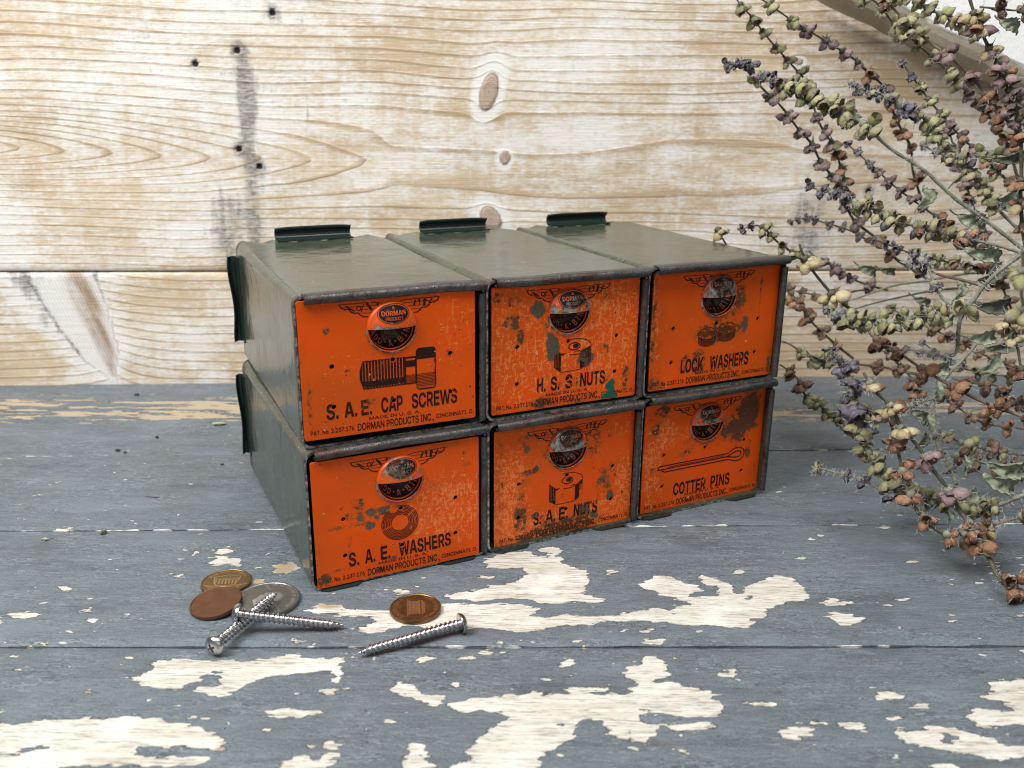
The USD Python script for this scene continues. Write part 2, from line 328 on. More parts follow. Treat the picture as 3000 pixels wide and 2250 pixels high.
def m_calyx(name, c1, c2, tip):
    g = G(); p = g.pos(); rnd = g.add('object_info', 'random')
    n = g.noise(p, 240, 3, 0.6); n2 = g.noise(p, 1300, 3, 0.65)
    f = plus(g, mul(g, n, 0.7), mul(g, plus(g, rnd, -0.5), 0.7))
    c = g.mix(g.lin(f, 0.15, 0.55), c1, c2)
    c = g.mix(g.lin(g.attr('lip'), 0.72, 1.0, 0, 0.75), c, tip)
    c = g.mix(g.step(g.attr('rib'), 0.30, 0.02, (0, 0.45)), c, tip)
    c = g.mix(g.step(n2, 0.52, 0.72, (0, 0.60)), c, (0.62, 0.59, 0.54))
    h = plus(g, n2, mul(g, g.attr('rib'), 0.8))
    bs = g.pbr(base_color=c, roughness=g.lin(n2, 0.3, 0.7, 0.26, 0.52), specular_ior_level=0.6, normal=g.bump(h, 0.0006, 0.8))
    tr = g.add('translucent_bsdf', 'BSDF', color=g.mix(0.5, c, (0.5, 0.42, 0.25)))
    return g.make(name, g.add('mix_closure', 'closure', fac=0.36, closure1=bs, closure2=tr))

M = dict(table=m_table(), wall=m_wall(), shell=m_shell(), clip=m_dark_clip(), lip=m_lip(), edge=m_edge(),
         inside=m_plain('drawer_inside', (0.018, 0.020, 0.018), (0.035, 0.036, 0.03), 150, 0.5),
         steel=m_plain('screw_steel', (0.40, 0.40, 0.41), (0.56, 0.56, 0.57), 350, 0.20, 1.0, 0.00004),
         recess=m_plain('recess_steel', (0.30, 0.29, 0.28), (0.5, 0.5, 0.5), 900, 0.35, 1.0, 0.0001),
         cent_old=m_coin('brown_cent', (0.165, 0.098, 0.040), (0.22, 0.135, 0.058), (0.06, 0.037, 0.018), 0.36),
         cent_red=m_coin('copper_cent', (0.20, 0.092, 0.050), (0.155, 0.070, 0.038), (0.11, 0.046, 0.028), 0.42),
         nickel=m_coin('quarter_metal', (0.24, 0.23, 0.205), (0.17, 0.162, 0.145), (0.085, 0.08, 0.07), 0.34),
         cent_hi=m_coin('cent_high_points', (0.50, 0.33, 0.165), (0.40, 0.25, 0.12), (0.2, 0.11, 0.05), 0.34),
         nickel_hi=m_coin('quarter_high_points', (0.50, 0.48, 0.44), (0.38, 0.365, 0.335), (0.2, 0.19, 0.17), 0.32),
         green=m_plain('green_paint_chip', (0.006, 0.085, 0.050), (0.008, 0.11, 0.066), 200, 0.4),
         stem=m_plain('stem_bark', (0.045, 0.040, 0.026), (0.10, 0.092, 0.062), 300, 0.7),
         stem_rust=m_plain('stem_dry', (0.10, 0.065, 0.042), (0.20, 0.14, 0.10), 300, 0.65),
         stem_grey=m_plain('stem_hairy', (0.12, 0.125, 0.085), (0.24, 0.24, 0.185), 260, 0.75),
         fuzz=m_plain('fuzz_hair', (0.40, 0.40, 0.38), (0.55, 0.54, 0.52), 200, 0.8),
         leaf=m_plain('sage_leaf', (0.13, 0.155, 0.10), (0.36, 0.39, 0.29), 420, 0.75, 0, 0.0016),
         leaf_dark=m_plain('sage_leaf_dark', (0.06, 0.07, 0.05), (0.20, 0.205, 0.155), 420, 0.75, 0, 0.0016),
         olive=m_calyx('calyx_olive', (0.22, 0.225, 0.085), (0.50, 0.48, 0.25), (0.22, 0.14, 0.13)),
         cream=m_calyx('calyx_cream', (0.46, 0.37, 0.17), (0.66, 0.58, 0.34), (0.32, 0.17, 0.18)),
         mauve=m_calyx('calyx_mauve', (0.16, 0.095, 0.098), (0.38, 0.26, 0.255), (0.10, 0.05, 0.06)),
         rust=m_calyx('calyx_rust', (0.20, 0.082, 0.034), (0.46, 0.235, 0.125), (0.09, 0.038, 0.022)),
         purple=m_calyx('calyx_purple', (0.050, 0.042, 0.066), (0.20, 0.175, 0.235), (0.05, 0.035, 0.07)),
         brown=m_calyx('calyx_brown', (0.13, 0.066, 0.038), (0.32, 0.185, 0.115), (0.09, 0.045, 0.03)),
         crumb_green=m_plain('crumb_green', (0.22, 0.25, 0.14), (0.36, 0.38, 0.26), 600, 0.8),
         crumb_dark=m_plain('crumb_dark', (0.02, 0.018, 0.022), (0.06, 0.05, 0.055), 600, 0.7))

# ------------------------------------------------------------------ mesh helpers
def grid_faces(nu, nv, wrap=False):
    i, j = np.meshgrid(np.arange(nu - (0 if wrap else 1)), np.arange(nv - 1), indexing='ij')
    a = i * nv + j; b = ((i + 1) % nu) * nv + j
    q = np.stack([a, b, b + 1, a + 1], -1).reshape(-1, 4)
    return np.vstack([q[:, [0, 1, 2]], q[:, [0, 2, 3]]])
def slab(Pg, back, attrs):
    """grid of front points (nu,nv,3), closed by side strips reaching back by the vector `back`"""
    nu, nv = Pg.shape[:2]; v = Pg.reshape(-1, 3); f = grid_faces(nu, nv)
    idx = np.arange(nu * nv).reshape(nu, nv)
    ring = np.r_[idx[:-1, 0], idx[-1, :-1], idx[:0:-1, -1], idx[0, :0:-1]]
    k = len(ring); b0 = len(v); v2 = np.vstack([v, v[ring], v[ring] + back])
    r = np.arange(k); r2 = (r + 1) % k
    side = np.vstack([np.stack([b0 + r, b0 + k + r, b0 + r2], -1), np.stack([b0 + r2, b0 + k + r, b0 + k + r2], -1)])
    at = {n: np.concatenate([a.reshape(-1), a.reshape(-1)[ring], a.reshape(-1)[ring]]) for n, a in attrs.items()}
    return v2, np.vstack([f, side]), at
def vnormals(v, f):
    n = np.zeros_like(v); c = np.cross(v[f[:, 1]] - v[f[:, 0]], v[f[:, 2]] - v[f[:, 0]])
    for k in range(3): np.add.at(n, f[:, k], c)
    return n / np.maximum(np.linalg.norm(n, axis=1, keepdims=True), 1e-20)
def tess(poly, step, edge=None):
    """fine even triangles over a shapely polygon: (n,2), faces"""
    out_v, out_f, o = [], [], 0
    for pl in getattr(poly, 'geoms', [poly]):
        if pl.is_empty or pl.area < 1e-9: continue
        e = edge or step
        pts = []
        for rg in [pl.exterior, *pl.interiors]:
            c = shapely.segmentize(rg, e); pts.append(np.asarray(c.coords)[:-1])
        x0, y0, x1, y1 = pl.bounds
        gx, gy = np.meshgrid(np.arange(x0, x1, step), np.arange(y0, y1, step)); gy = gy + 0.0
        gx = gx + (np.arange(gx.shape[0]) % 2)[:, None] * step * 0.5
        q = np.stack([gx.ravel(), gy.ravel()], -1); ins = pl.buffer(-step * 0.45)
        if not ins.is_empty: pts.append(q[shapely.contains_xy(ins, q[:, 0], q[:, 1])])
        pts = np.vstack(pts)
        if len(pts) < 3: continue
        try: d = Delaunay(pts + 1e-7 * np.sin(np.arange(2 * len(pts)).reshape(-1, 2)))
        except Exception: continue
        tri = d.simplices; c = pts[tri].mean(1); tri = tri[shapely.contains_xy(pl, c[:, 0], c[:, 1])]
        a, b, cc = pts[tri[:, 0]], pts[tri[:, 1]], pts[tri[:, 2]]
        ar = (b[:, 0] - a[:, 0]) * (cc[:, 1] - a[:, 1]) - (b[:, 1] - a[:, 1]) * (cc[:, 0] - a[:, 0])
        tri = tri[np.abs(ar) > 1e-12]; ar = ar[np.abs(ar) > 1e-12]
        tri = np.where((ar < 0)[:, None], tri[:, [0, 2, 1]], tri)
        out_v.append(pts); out_f.append(tri + o); o += len(pts)
    if not out_v: return np.zeros((0, 2)), np.zeros((0, 3), int)
    return np.vstack(out_v), np.vstack(out_f)
def tube(path, rad, n=8, cap=True):
    path = np.asarray(path, float); k = len(path); rad = np.broadcast_to(rad, k)
    t = np.gradient(path, axis=0); t /= np.maximum(np.linalg.norm(t, axis=1, keepdims=True), 1e-12)
    up = np.array([0.13, 0.31, 0.94]); x = np.cross(t[0], up); x /= np.linalg.norm(x); X = []
    for i in range(k):
        x = x - t[i] * (x @ t[i]); x /= np.linalg.norm(x); X.append(x)
    X = np.array(X); Y = np.cross(t, X); a = np.arange(n) / n * 2 * PI
    v = path[:, None] + rad[:, None, None] * (np.cos(a)[None, :, None] * X[:, None] + np.sin(a)[None, :, None] * Y[:, None])
    v = v.transpose(1, 0, 2).reshape(-1, 3); f = grid_faces(n, k, True)
    if cap:
        c0, c1 = len(v), len(v) + 1; v = np.vstack([v, path[0], path[-1]]); i = np.arange(n); j = (i + 1) % n
        f = np.vstack([f, np.stack([np.full(n, c0), j * k, i * k], -1), np.stack([np.full(n, c1), i * k + k - 1, j * k + k - 1], -1)])
    return v, f
def join(ms):
    vs, fs, o = [], [], 0
    for v, f in ms: vs.append(v); fs.append(f + o); o += len(v)
    return np.vstack(vs), np.vstack(fs)
def smooth_mesh(v, f): return (v, f, vnormals(v, f))
def spline(pts, n):
    from scipy.interpolate import CubicSpline
    pts = np.asarray(pts, float); d = np.r_[0, np.cumsum(np.linalg.norm(np.diff(pts, axis=0), axis=1))]
    if len(pts) == 2: return pts[0] + np.linspace(0, 1, n)[:, None] * (pts[1] - pts[0])
    return CubicSpline(d, pts)(np.linspace(0, d[-1], n))
FONT = glob.glob('/opt/blender-*/*/datafiles/fonts/Inter.woff2')[0]
_tc = {}
def text_poly(txt, weight=700):
    """lettering as a shapely shape, 1 unit high capitals, from the origin"""
    if (txt, weight) in _tc: return _tc[txt, weight]
    font = ImageFont.truetype(FONT, 90); font.set_variation_by_axes([32, weight])
    x0, y0, x1, y1 = font.getbbox(txt, anchor='ls')
    im = Image.new('L', (int(x1 - x0 + 8), int(y1 - y0 + 8)))
    ImageDraw.Draw(im).text((4 - x0, 4 - y0), txt, 255, font, anchor='ls')
    on = np.pad(np.asarray(im) > 127, ((0, 0), (1, 1))).astype(np.int8)
    rows, st = np.nonzero(np.diff(on, axis=1) == 1); en = np.nonzero(np.diff(on, axis=1) == -1)[1]
    sh = shapely.union_all(shapely.box(st, -rows - 1, en, -rows)).buffer(0.6).buffer(-0.6).simplify(0.7)
    k = 1 / 65.5
    sh = affinity.affine_transform(sh, [k, 0, 0, k, 0, (4 - y0) * k])
    _tc[txt, weight] = sh; return sh
def fit_text(txt, x0, x1, y, h, weight=700):
    s = text_poly(txt, weight); b = s.bounds
    return affinity.translate(affinity.scale(affinity.translate(s, -b[0], 0), (x1 - x0) / (b[2] - b[0]), h, origin=(0, 0)), x0, y)

# ================================================================== the plank wall
def ell(s, z, c, rx, rz, ang=0.0):
    """elliptical radius (1 on the rim); all in metres on the wall"""
    dx, dz = s - c[0], z - c[1]; ca, sa = math.cos(ang), math.sin(ang)
    return np.hypot((dx * ca + dz * sa) / rx, (-dx * sa + dz * ca) / rz)
PXM = np.linalg.norm(at_wall(1200, 500) - at_wall(1201, 500))      # one photo pixel on the wall, metres
gapL, gapR = wall_sz(0, 797), wall_sz(2390, 793)
def gap_z(s): return gapL[1] + (gapR[1] - gapL[1]) * (s - gapL[0]) / (gapR[0] - gapL[0])
KNOTS = [((1432, 268), 24, 52, -0.25), ((1479, 461), 13, 20, 0.0), ((1438, 640), 26, 40, 0.5), ((2340, 180), 12, 9, 0.0), ((2600, 640), 10, 8, 0.0)]
HOLES = [(798, 37), (695, 148), (572, 187), (700, 437), (760, 488), (2545, 560), (2620, 1010)]
def wall_fields(s, z, lower):
    mm = 1000.0
    wob = (noise(np.stack([s * 5, z * 6, z * 0], -1), 3) - 0.5) * 0.012 + (noise(np.stack([s * 16, z * 22, z * 0], -1), 4) - 0.5) * 0.004
    knot = np.zeros_like(s); core = np.zeros_like(s); white = np.zeros_like(s); stain = np.zeros_like(s); hole = np.zeros_like(s)
    zz = z + wob
    P0 = wall_sz(0, 797)[0]
    frac = np.clip((s - P0) / (wall_sz(3000, 797)[0] - P0), 0, 1)
    white += 0.60 - 0.20 * np.clip((frac - 0.45) / 0.4, 0, 1)
    if not lower:
        for (c, rx, rz, a) in KNOTS:
            cs = wall_sz(*c); r = ell(s, z, cs, rx * PXM, rz * PXM, a)
            zz = zz - (z - cs[1]) * np.exp(-(r / 1.45) ** 2) * 0.9
            knot = np.maximum(knot, np.clip(1.12 - r, 0, 1)); white += 0.75 * np.exp(-((r - 1.45) / 0.5) ** 2) - 0.4 * (r < 1.05)
        c = wall_sz(650, 447); dz = (zz - c[1]) * mm; xs = (s - c[0]) * mm                   # the arched figure
        e = np.exp(-(dz / 21.0) ** 2)
        lin_ = np.sqrt(dz ** 2 + 4.0 ** 2) - 4.0
        grain = lin_ * 0.165 + np.clip(xs, -220, 104) / 30.0 * e 
        right = np.clip((xs - 150) / 80, 0, 1)                                             # plain straight grain to the right
        grain = grain + right * 0.9 * (noise(np.stack([s * 9, z * 80, z * 0], -1), 15) - 0.5) + 0.6 * (noise(np.stack([s * 6, z * 45, z * 0], -1), 16) - 0.5)
        # ghost of an old batten and its nail rust
        def band(px, w, y0, y1, k):
            a = wall_sz(px, y0); b = wall_sz(px, y1); g_ = np.exp(-(((s - a[0]) / (w * PXM)) ** 2) ** 1.5)
            return k * g_ * np.clip((a[1] - z) / 0.012, 0, 1) * np.clip((z - b[1]) / 0.012 + 0.3, 0, 1)
        stain += band(705, 26, 95, 740, 0.58) + band(660, 62, 540, 860, 0.58) + band(735, 150, -80, 860, 0.14)
        for px in (590, 880): stain += band(px, 5, -50, 800, 0.22)
        stain += band(718, 34, 170, 360, 0.38) + band(2385, 70, 540, 790, 0.62)
        stain += 0.30 * np.exp(-ell(s, z, wall_sz(395, 95), 60 * PXM, 22 * PXM) ** 2)
        for h in HOLES:
            r = np.hypot(s - wall_sz(*h)[0], z - wall_sz(*h)[1]) / PXM
            stain += 0.85 * np.exp(-(r / 22.0) ** 2); hole = np.maximum(hole, np.clip(1.0 - r / 19.0, 0, 1))
    else:
        a, b = wall_sz(165, 770), wall_sz(322, 1085)
        ax = b - a; L = np.linalg.norm(ax); ax = ax / L; nx = np.array([-ax[1], ax[0]])        # nx points to the right and up
        t = ((s - a[0]) * ax[0] + (z - a[1]) * ax[1]) / L; d = (s - a[0]) * nx[0] + (z - a[1]) * nx[1]
        if nx[0] < 0: d = -d
        wid = np.interp(t, [-0.4, 0.0, 0.5, 0.85, 1.02, 1.2], [104, 92, 74, 50, 16, 0.5]) * PXM
        q = np.abs(d) / np.maximum(wid, 1e-5)
        near = np.clip(1.25 - t, 0, 1)
        zz = zz - np.where(d > 0, 62, 16) * PXM * np.exp(-np.abs(d) / (95 * PXM)) * np.clip(near * 2, 0, 1)
        zz = zz - 30 * PXM * np.exp(-np.hypot(s - b[0], z - b[1]) / (60 * PXM)) * 1.0
        grain = zz * mm * 0.16
        inside = np.clip(1.15 - q, 0, 1)
        core = np.clip(1.0 - np.abs(d / np.maximum(wid, 1e-5) - 0.42) / 0.62, 0, 1) * (t < 1.06) * (inside > 0) * np.clip(1.3 * (t + 0.25), 0, 1)
        core = np.clip(core * 1.6, 0, 0.9) * (0.35 + 0.65 * np.clip(2.2 * fbm(np.stack([d * 260, t * 3.0, 0 * t], -1), 3, 44) - 0.6, 0, 1))
        grain = np.where(inside > 0.05, d * mm * 0.55 + 3, grain)
        stain += 0.95 * np.exp(-((q - 1.08) / 0.11) ** 2) * (t < 1.05) * np.where(d > 0, np.clip(0.9 - t, 0.25, 1), 0.5)
        white += np.where(inside > 0, 0.95 - 1.3 * core, 0) + 0.45 * np.exp(-((q - 1.3) / 0.6) ** 2)
        stain += 0.50 * np.exp(-((d + wid * 1.35) / (20 * PXM)) ** 2) * (t < 1.0) * np.clip(1.2 - t, 0, 1)
        stain += 0.40 * np.exp(-ell(s, z, wall_sz(95, 830), 60 * PXM, 30 * PXM) ** 2)
        stain += 0.35 * np.exp(-((gap_z(s) - z) / 0.004))
        white -= 0.12
        for h in HOLES:
            r = np.hypot(s - wall_sz(*h)[0], z - wall_sz(*h)[1]) / PXM
            stain += 0.5 * np.exp(-(r / 22.0) ** 2); hole = np.maximum(hole, np.clip(1.0 - r / 19.0, 0, 1))
    return dict(grain=grain, knot=knot, core=core, white=white, stain=stain, hole=hole)
wall = T('wall_back', WB0, kind='structure')
S0, S1 = -0.16, 0.86
for lower in (False, True):
    ns = 640; nz = 210 if lower else 300
    s = np.linspace(S0, S1, ns)[:, None]; t = np.linspace(0, 1, nz)[None, :]
    lo = -0.004 + 0 * s if lower else gap_z(s) + 0.0006
    hi = gap_z(s) - 0.0006 if lower else 0.335 + 0 * s
    z = lo + (hi - lo) * t; s2 = s + 0 * z
    F = wall_fields(s2, z, lower)
    dE = np.minimum(hi - z, (z - lo) if not lower else 9.0)
    wav = (fbm(np.stack([s2 * 6, z * 14, z * 0], -1), 3, 9) - 0.5) * 0.0016
    off = wav - 0.0011 * np.exp(-dE / 0.0011) - 0.0012 * np.clip((F['hole'] - 0.42) * 6, 0, 1) + (0.0012 if lower else 0.0) + 0.0007 * np.clip(F['knot'] * 3, 0, 1)
    Pg = WB0 + s2[..., None] * WD + z[..., None] * np.array([0, 0, 1.0]) + off[..., None] * WN
    v, f, at = slab(Pg, -0.018 * WN, F)
    part(wall, 'plank', (v, f, None), M['wall'], attrs=at)
bk = trimesh.creation.box((1.02, 0.004, 0.34)); bk.apply_transform(trimesh.transformations.rotation_matrix(math.atan2(WD[1], WD[0]), (0, 0, 1)))
bk.apply_translation(WB0 + 0.35 * WD + np.array([0, 0, 0.168]) - WN * 0.024)
part(wall, 'backing_board', bk, M['inside'])

# ================================================================== the painted table top
def poly8(pts): return [(x / 1.4747, 1500 + y / 1.4747) for x, y in pts]           # traced in two enlargements of the table
def polyB(pts): return [(1400 + x / 1.3825, 1500 + y / 1.3825) for x, y in pts]
PEEL = [poly8([(535,710),(660,685),(650,660),(680,638),(760,632),(940,640),(1100,640),(1200,615),(1310,605),(1340,625),(1475,628),(1470,660),(1475,690),(1470,735),(1440,725),(1445,690),(1380,680),(1250,700),(1100,715),(1070,735),(1030,770),(960,795),(900,785),(845,770),(880,755),(960,745),(945,720),(940,685),(900,705),(850,725),(770,770),(690,750),(600,735)]),
 poly8([(-60,905),(150,905),(300,895),(450,890),(560,875),(650,885),(750,915),(850,930),(930,960),(960,985),(970,1020),(900,1020),(840,1010),(700,1005),(600,1015),(590,1035),(650,1050),(770,1055),(900,1050),(920,1065),(850,1080),(760,1090),(500,1090),(250,1100),(100,1112),(-60,1100),(-60,1040),(130,1035),(240,1010),(200,1005),(100,1025),(40,1040),(-60,1020)]),
 poly8([(1690,745),(1730,730),(1780,745),(1830,775),(1940,785),(1910,830),(1850,825),(1800,795),(1740,790),(1700,775)]),
 poly8([(1940,850),(1945,835),(2000,820),(2050,795),(2230,783),(2230,862),(2130,842),(2010,866)]),
 polyB([(0,740),(130,750),(170,738),(300,735),(420,730),(500,740),(620,735),(640,695),(600,650),(588,620),(660,620),(665,578),(720,580),(760,605),(800,640),(750,665),(700,690),(780,690),(880,710),(960,740),(1000,790),(980,820),(860,835),(780,815),(680,800),(635,820),(650,845),(720,850),(722,915),(690,938),(640,925),(550,905),(525,870),(500,845),(460,838),(420,860),(400,910),(340,930),(320,965),(260,1000),(230,1060),(-120,1110),(-110,1020),(-10,1010),(-60,960),(20,900),(60,860),(140,830),(60,800),(-10,800)]),
 polyB([(20,190),(110,165),(210,158),(240,180),(290,180),(250,150),(270,137),(330,140),(330,165),(310,175),(340,190),(370,220),(440,240),(450,270),(440,310),(430,325),(480,340),(530,355),(490,365),(400,360),(330,362),(250,370),(210,350),(120,345),(60,355),(0,357),(-60,355),(-150,345),(-110,330),(-20,318),(40,305),(50,295),(160,290),(180,260),(210,230),(100,230),(40,225)]),
 poly8([(1390,402),(1470,395),(1480,415),(1560,418),(1700,415),(1900,400),(2000,395),(2212,392),(2260,396),(2350,420),(2290,440),(2330,462),(2420,440),(2530,452),(2640,445),(2730,455),(2725,470),(2620,470),(2500,488),(2400,492),(2300,510),(2240,520),(2140,505),(2030,500),(1900,500),(1700,490),(1640,515),(1560,525),(1555,500),(1640,470),(1600,455),(1500,445),(1390,430),(1330,420)]),
 polyB([(650,285),(700,270),(720,258),(780,260),(830,280),(890,300),(905,320),(860,335),(900,345),(950,330),(980,310),(960,290),(930,290),(905,270),(905,248),(950,265),(1030,285),(1045,310),(1020,325),(1060,330),(1090,315),(1090,295),(1130,285),(1160,265),(1230,255),(1290,258),(1300,285),(1320,310),(1345,350),(1310,360),(1250,362),(1240,375),(1200,380),(1210,395),(1150,400),(1180,410),(1110,440),(1100,470),(1000,468),(900,460),(800,460),(760,440),(700,440),(600,440),(550,420),(580,405),(680,398),(740,388),(800,400),(810,385),(860,375),(850,360),(790,345),(720,320),(660,310)]),
 polyB([(1690,880),(1780,878),(1850,865),(1930,862),(1960,880),(2060,905),(2130,935),(2260,940),(2260,990),(2100,990),(1960,985),(1900,960),(1840,950),(1750,930),(1700,910)]),
 polyB([(2260,676),(2110,678),(2070,685),(2080,720),(2040,750),(2120,765),(2160,770),(2170,800),(2130,800),(2050,790),(2020,810),(1985,820),(2010,850),(2100,865),(2180,850),(2260,862)]),
 poly8([(1245,1070),(1300,1050),(1380,1060),(1420,1030),(1470,1040),(1440,1080),(1380,1112),(1200,1112)]),
 poly8([(1740,1040),(1800,990),(1830,1000),(1820,1040),(1880,1075),(1890,1115),(1760,1115)])]
HOLE8 = [poly8([(590,1012),(700,1008),(840,1012),(900,1022),(850,1040),(720,1050),(640,1048),(600,1035)])]
HOLEB = [polyB([(1875,905),(1900,895),(1950,905),(1950,920),(1910,932),(1880,922)]), polyB([(1080,342),(1110,338),(1118,345),(1090,350)]), polyB([(340,850),(375,852),(365,866),(345,862)]), polyB([(625,905),(650,908),(640,916),(622,912)])]
SMALLB = [(360,613,25,18),(265,678,22,6),(1015,653,50,14),(425,717,70,14),(260,728,40,5),(1145,773,62,10),(1680,743,58,18),(1790,780,40,13),(1685,826,40,8),(1520,856,52,22),(1375,848,26,9),(1290,890,75,28),(840,866,98,15),(845,970,22,8),(1445,365,55,14),(1480,437,68,26),(1725,352,30,4),(1660,378,18,4),(1937,442,28,6),(1065,242,28,7),(1315,182,17,7),(550,243,28,5),(685,480,35,7),(730,518,45,7),(95,520,14,7),(35,565,22,13),(1757,197,20,6),(1645,62,22,6),(30,262,25,4),(475,627,5,6),(385,655,10,6),(1900,1028,60,12),(1700,986,16,5),(1745,1030,25,8),(1380,92,12,4),(1358,110,10,4),(1235,163,8,4),(2040,284,16,4),(480,560,8,3),(870,355,10,3)]
SMALL8 = [(978,167,38,13),(978,213,75,20),(770,278,30,9),(275,73,45,5),(278,332,33,8),(100,445,68,14),(0,470,15,15),(385,428,22,8),(392,470,22,8),(560,440,18,5),(1275,865,108,22),(890,898,22,5),(975,933,20,5),(1150,945,14,12),(1430,770,33,12),(1497,757,8,8),(1972,745,14,15),(1840,630,30,12),(2100,600,28,12),(2040,625,14,8),(1930,693,20,6),(1690,900,20,9),(1570,935,15,8),(1580,865,12,5),(1440,1000,28,18),(1360,1010,20,9),(340,712,12,6),(400,775,16,4),(1230,240,52,24),(1110,300,40,16),(1735,345,30,9),(1350,430,50,8),(170,570,35,7),(1290,550,22,4),(1610,632,22,5),(1495,607,14,3),(2010,625,10,6),(840,180,12,4),(1330,498,8,4),(90,780,5,4),(1390,405,45,11)]
BROWN = [(1230,240,60,32),(1110,300,45,22),(1015,1010,72,22),(1420,405,60,14)]
TX0, TX1, TY0, TY1, TR = -0.46, 0.56, 0.10, 0.665, 0.00030
def to_tab(pts):
    q = np.array([at_z(x, y)[:2] for x, y in pts]); return [(float((a - TX0) / TR), float((b - TY0) / TR)) for a, b in q]
im = Image.new('L', (int((TX1 - TX0) / TR), int((TY1 - TY0) / TR))); dr_ = ImageDraw.Draw(im)
for p_ in PEEL: dr_.polygon(to_tab(p_), fill=255)
for p_ in HOLE8 + HOLEB: dr_.polygon(to_tab(p_), fill=0)
er = np.random.default_rng(3)
for lst, fn in ((SMALLB, polyB), (SMALL8, poly8)):
    for (x, y, rx, ry) in lst:
        a = np.linspace(0, 2 * PI, 22)[:-1]; k = 1 + 0.24 * er.normal(size=21).clip(-1.6, 1.6)
        dr_.polygon(to_tab(fn(np.stack([x + rx * np.cos(a) * k, y + ry * np.sin(a) * k], -1))), fill=255)
mask = np.asarray(im) > 127
sd = (ndimage.distance_transform_edt(mask) - ndimage.distance_transform_edt(~mask)) * TR * 1000
sd = np.clip(ndimage.gaussian_filter(sd, 0.8), -4, 4)
def seam_line(a, b):
    p, q = at_z(*a), at_z(*b); k = (q[1] - p[1]) / (q[0] - p[0]); return lambda x: p[1] + k * (x - p[0])
LINES = [lambda x: 0.105 + 0 * x, seam_line((0, 1889), (2900, 1887)), seam_line((0, 1551), (2900, 1530)), seam_line((0, 1334), (2900, 1311)), lambda x: 0.66 + 0 * x]
table = T('tabletop', (0, 0.3, 0), kind='structure')
for b in range(4):
    lo, hi = LINES[b], LINES[b + 1]; g0 = 0.00035
    nx = 700; x = np.linspace(TX0 + 0.005, TX1 - 0.005, nx)[:, None]
    wmid = float(hi(np.array(0.0)) - lo(np.array(0.0))); ny = int(wmid / (0.0007 if b < 2 else 0.0009)) + 8
    tt = np.linspace(0, 1, ny - 6); tt = np.sort(np.r_[tt, 0.0012 / wmid * np.array([.25, .5, .75]), 1 - 0.0012 / wmid * np.array([.25, .5, .75])])[None, :]
    y = (lo(x) + g0) * (1 - tt) + (hi(x) - g0) * tt; x2 = x + 0 * y
    e0, e1 = y - lo(x), hi(x) - y
    if b == 0: e0 = e0 + 9
    if b == 3: e1 = e1 + 9
    dE = np.minimum(e0, e1)
    jr = noise(np.stack([x2 * 90, y * 0, y * 0 + b], -1), 5)
    z = -0.0014 * np.exp(-dE / 0.0015) * (0.75 + 0.5 * jr) * (1.0 if b < 2 else 0.8) + (fbm(np.stack([x2 * 7, y * 22, y * 0 + b], -1), 3, 2) - 0.5) * 0.0011
    z -= 0.0006 * (b == 0) * 0
    q3 = lambda a_, b_, c_: np.stack([x2 * a_, y * b_, 0 * y + c_], -1)              # ragged, scalloped edges of the flaked paint
    wx = (fbm(q3(170, 420, 1.5), 3, 31) - 0.5) * 0.0085; wy = (fbm(q3(170, 420, 7.5), 3, 33) - 0.5) * 0.0050
    iy = np.clip((y + wy - TY0) / TR, 0, sd.shape[0] - 1); ix = np.clip((x2 + wx - TX0) / TR, 0, sd.shape[1] - 1)
    d = ndimage.map_coordinates(sd, [iy, ix], order=1)
    d = d + (fbm(q3(330, 1000, 3.5), 2, 37) - 0.5) * 1.3
    peel = 0.5 + d / 8
    # the worn streaky band along the back, and a little more wear far right
    st = 0.6 * noise(np.stack([x2 * 38, y * 330, y * 0], -1), 11) + 0.4 * noise(np.stack([x2 * 110, y * 800, y * 0], -1), 12)
    yc = 0.511 + 0.02 * (x2 + 0.2) + 0.006 * (noise(np.stack([x2 * 14, y * 0, y * 0], -1), 8) - 0.5)
    bw = np.exp(-((y - yc) / 0.0190) ** 2) * np.where(x2 < -0.05, 1.0, 0.55)
    peel = np.maximum(peel, np.where(bw > 0.12, 0.5 + 0.9 * (st * bw ** 0.35 - 0.425), 0))
    tan_ = np.clip((y - 0.40) / 0.08, 0, 1) * 0.85
    for (cx, cy, rx, ry) in BROWN:
        q = [at_z(*poly8([(cx + dx, cy + dy)])[0]) for dx, dy in ((0, 0), (rx, 0), (0, -ry))]
        tan_ = np.maximum(tan_, np.clip(2 * np.exp(-((x2 - q[0][0]) / (q[1][0] - q[0][0])) ** 2 - ((y - q[0][1]) / (q[2][1] - q[0][1])) ** 2) - 0.4, 0, 1))
    flake = noise(np.stack([x2 * 150, y * 20, y * 0 + b], -1), 21) * 0.6 + noise(np.stack([x2 * 26, y * 0, y * 0 + b], -1), 22) * 0.65
    seam = np.exp(-np.minimum(e0 * (1.6 if b == 1 else 1.0), e1 + 0.0006) / 0.0011) * flake * (1.0 if b < 3 else 0.9) * 1.15
    z = z - 0.00018 * np.clip((peel - 0.49) * 30, 0, 1)
    v, f, at = slab(np.stack([x2, y, z], -1), np.array([0, 0, -0.022]), dict(peel=peel, tan=tan_, seam=seam))
    part(table, 'plank', (v, f[:, ::1], None), M['table'], attrs=at)

